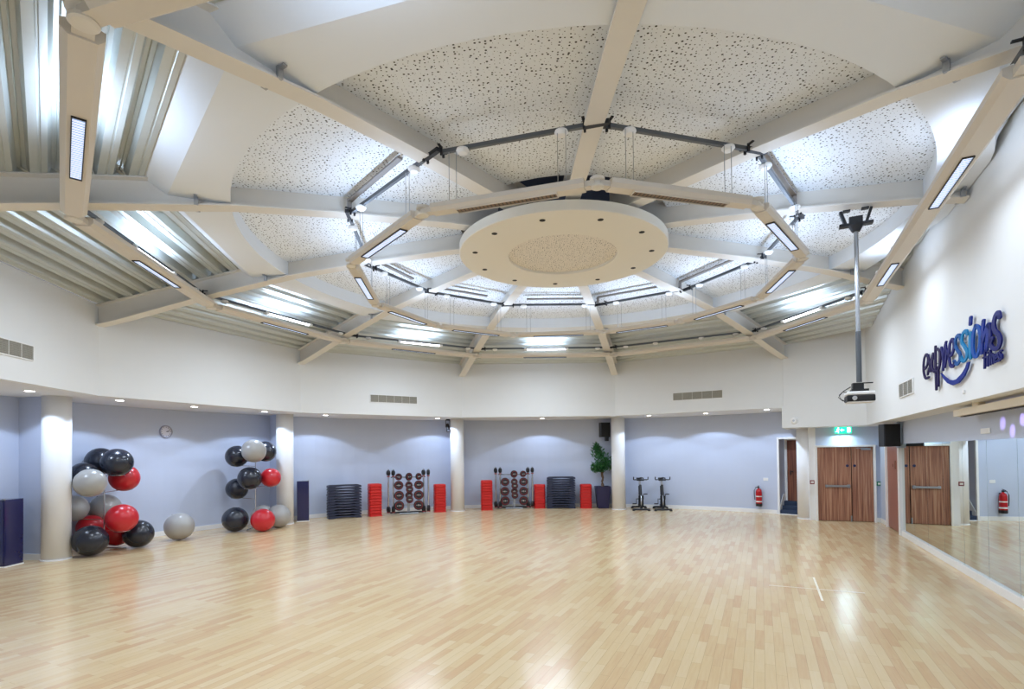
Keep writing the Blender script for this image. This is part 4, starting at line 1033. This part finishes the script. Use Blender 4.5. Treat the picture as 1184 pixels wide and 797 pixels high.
for i in range(1100):
    cxx, cz, rr, rz_ = rnd.choice([(-.02, 1.5, .33, .24), (.08, 1.72, .30, .24), (-.14, 1.9, .22, .22), (-.2, 2.1, .13, .2), (.14, 1.5, .24, .2), (-.1, 1.45, .28, .18), (-.22, 1.36, .14, .12)])
    u, v_, w_ = rnd.gauss(0, .5), rnd.gauss(0, .5), rnd.gauss(0, .5)
    L = math.sqrt(u*u+v_*v_+w_*w_)+1e-6; k_ = min(1, L)/L
    c_ = Vector((cxx+u*k_*rr*1.15, v_*k_*rr*.8-.05, cz+w_*k_*rz_))
    mt_ = Matrix.Translation(c_) @ Matrix.Rotation(rnd.uniform(0, 2*PI), 4, 'Z') @ Matrix.Rotation(rnd.uniform(.2, 1.4), 4, 'X')
    s_ = rnd.uniform(.75, 1.25)
    pts = [(0, 0, 0), (.022, .03, .006), (.018, .07, .004), (0, .105, -.012), (-.018, .07, .004), (-.022, .03, .006)]
    vs = [bm.verts.new(mt_ @ (Vector(p_)*s_)) for p_ in pts]
    bm.faces.new((vs[0], vs[1], vs[2], vs[3])); bm.faces.new((vs[0], vs[3], vs[4], vs[5]))
obj('foliage', bm, 'leaf', e)

# ------------------------------------------------------------------ exercise bikes
def bike(x, y, rz, lab):
    e = empty('exercise_bike', (x, y, 0), rz); tag(e, lab, 'exercise bike', 'exercise bikes beside the column')
    # local: front of bike looks to -y (camera)
    local(lambda b: tube(b, [(-.27, -.42, .05), (.27, -.42, .05)], .032, 10), 'stabiliser_bar', 'black', e)
    local(lambda b: tube(b, [(-.24, .48, .05), (.24, .48, .05)], .032, 10), 'stabiliser_bar', 'black', e)
    for sx, sy in ((-.25, -.42), (.25, -.42), (-.23, .48), (.23, .48)): local(lambda b: lathe(b, [(0, 0), (.045, 0), (.05, .03), (.03, .06), (0, .06)], 14, Matrix.Translation((sx, sy, 0))), 'foot', 'black_rough', e)
    local(lambda b: (box(b, (0, 0.03, .11), (.07, .9, .07)), tube(b, [(0, -.36, .1), (0, -.22, .55), (0, -.12, .86)], [.045, .05, .04], 12), tube(b, [(0, .05, .13), (0, -.18, .55)], .035, 10), tube(b, [(0, .1, .12), (0, .26, .80)], .035, 10), tube(b, [(0, -.2, .5), (0, .2, .48)], .035, 10),
                     tube(b, [(-.07, -.3, .12), (-.06, -.26, .5)], .02, 8), tube(b, [(.07, -.3, .12), (.06, -.26, .5)], .02, 8)), 'frame', 'black', e, smooth=False)
    local(lambda b: lathe(b, [(0, -.02), (.17, -.02), (.21, -.015), (.21, .015), (.17, .02), (0, .02)], 36, Matrix.Translation((0, -.22, .32)) @ Matrix.Rotation(PI/2, 4, 'Y')), 'flywheel', 'steel', e)
    local(lambda b: box(b, (.07, .02, .36), (.05, .46, .2)), 'chain_guard', 'black', e, bevel=.02)
    local(lambda b: (tube(b, [(-.1, .08, .36), (.11, .08, .36)], .015, 8), box(b, (.12, .06, .44), (.02, .03, .19)), box(b, (-.12, .1, .28), (.02, .03, .19)), box(b, (.19, .06, .53), (.12, .09, .03)), box(b, (-.19, .1, .19), (.12, .09, .03))), 'crank_and_pedals', 'black', e)
    local(lambda b: tube(b, [(0, -.12, .84), (0, -.10, 1.03)], .018, 10), 'handlebar_post', 'chrome', e)
    local(lambda b: (tube(b, [(-.24, -.34, 1.14), (-.24, -.30, 1.06), (-.22, -.2, 1.04), (0, -.1, 1.04), (.22, -.2, 1.04), (.24, -.30, 1.06), (.24, -.34, 1.14)], .018, 10),
                     tube(b, [(-.1, -.13, 1.04), (-.08, -.35, 1.1), (0, -.38, 1.12), (.08, -.35, 1.1), (.1, -.13, 1.04)], .018, 10), box(b, (0, -.15, 1.03), (.24, .12, .05))), 'handlebar', 'black', e)
    local(lambda b: tube(b, [(0, .26, .8), (0, .28, 1.03)], .018, 10), 'saddle_post', 'chrome', e)
    bm = NB(); a_ = [(-.02, .04), (-.03, .14), (-.09, .24), (-.10, .36), (-.04, .40), (.04, .40), (.10, .36), (.09, .24), (.03, .14), (.02, .04)]
    prism(bm, a_, 1.04, 1.09); obj('saddle', bm, 'black_rough', e, bevel=.02)
bike(4.42, 18.62, math.radians(-8), 'black exercise bike facing the room, nearer the column')
bike(5.14, 18.50, math.radians(-10), 'black exercise bike facing the room, farther from the column')

# ------------------------------------------------------------------ fire extinguisher
c0 = V(-1.755, RB-.11); e = empty('fire_extinguisher', (c0[0], c0[1], .22), PH-1.755*ST-PI/2); tag(e, 'red fire extinguisher with black hose and base on the pale blue wall', 'fire extinguisher')
local(lambda b: lathe(b, [(0, .06), (.09, .06), (.092, .08), (.092, .46), (.075, .52), (.03, .56), (.025, .58), (0, .58)], 28), 'cylinder', 'ext_red', e, smooth=False)
local(lambda b: lathe(b, [(0, 0), (.094, 0), (.097, .02), (.097, .09), (.092, .09)], 28), 'base', 'black', e)
local(lambda b: (box(b, (0, 0, .60), (.04, .05, .05)), box(b, (.0, -.04, .64), (.02, .13, .015), rx=.2), box(b, (0, -.04, .60), (.02, .12, .012))), 'valve', 'black', e)
local(lambda b: tube(b, [(-.02, -.0, .60), (-.09, 0, .60), (-.14, 0, .50), (-.14, 0, .36), (-.115, -.02, .2)], .013, 8), 'hose', 'black', e)
local(lambda b: [lathe(b, [(.0935, z0_), (.0937, z0_), (.0937, z1_), (.0935, z1_)], 28) for z0_, z1_ in ((.13, .17), (.30, .33))], 'instruction_label', 'label_white', e)
local(lambda b: (box(b, (0, .1, .5), (.06, .02, .1)), box(b, (0, .09, .45), (.03, .03, .02))), 'bracket', 'black', e)

# floor tape cross
bm = NB()
for (x0, y0), (x1, y1), w in (((3.79, 7.99), (4.89, 7.50), .02), ((4.71, 8.45), (4.09, 7.14), .028)):
    L = math.hypot(x1-x0, y1-y0); box(bm, ((x0+x1)/2, (y0+y1)/2, .001), (L, w, .002), math.atan2(y1-y0, x1-x0))
tag(obj('floor_tape', bm, 'tape'), 'thin white tape cross marked on the wooden floor', 'floor tape')

# disco light patches thrown on the wall under the screen
for i, (s, z) in enumerate(((-5.7, 2.33), (-6.0, 2.22), (-6.3, 2.35), (-6.5, 2.2), (-6.7, 2.34), (-6.9, 2.2))):
    t_ = wl(s); spot((4.95, 7.2, 2.66), 150, 7.5, .9, (.55, .38, 1.0), (t_[0], t_[1], z), .01)

# ------------------------------------------------------------------ world, camera, view
w = bpy.data.worlds.new('world'); bpy.context.scene.world = w; w.use_nodes = True
w.node_tree.nodes['Background'].inputs[0].default_value = (.9, .93, 1, 1); w.node_tree.nodes['Background'].inputs[1].default_value = .3
cam = bpy.data.cameras.new('camera'); co = bpy.data.objects.new('camera', cam); C.objects.link(co)
cam.sensor_fit = 'HORIZONTAL'; cam.sensor_width = 36; cam.lens = 620.39/1184*36
tilt, roll = math.radians(.95), math.radians(-.6)
co.location = (0, 0, 2)
right = Vector((1, 0, 0)); fwd = Vector((0, math.cos(tilt), math.sin(tilt))); upv = right.cross(fwd)
# image axes turned by roll about the view axis
Rm = Matrix((right, upv, -fwd)).transposed()
co.rotation_euler = (Rm @ Matrix.Rotation(roll, 3, 'Z')).to_euler()
# principal point (592, 513.86) in a 1184x797 frame
cam.shift_y = (513.86-398.5)/1184
cam.shift_x = 0.0
cam.clip_start = .02; cam.clip_end = 100
sc = bpy.context.scene; sc.camera = co
sc.view_settings.view_transform = 'Standard'; sc.view_settings.look = 'None'; sc.view_settings.exposure = 0.13; sc.view_settings.gamma = 1
try: sc.view_settings.use_curve_mapping = False
except Exception: pass
sc.cycles.max_bounces = 10; sc.cycles.diffuse_bounces = 6; sc.cycles.glossy_bounces = 4
sc.cycles.use_denoising = True
sc.cycles.sample_clamp_indirect = 6
sc.cycles.caustics_reflective = False; sc.cycles.caustics_refractive = False
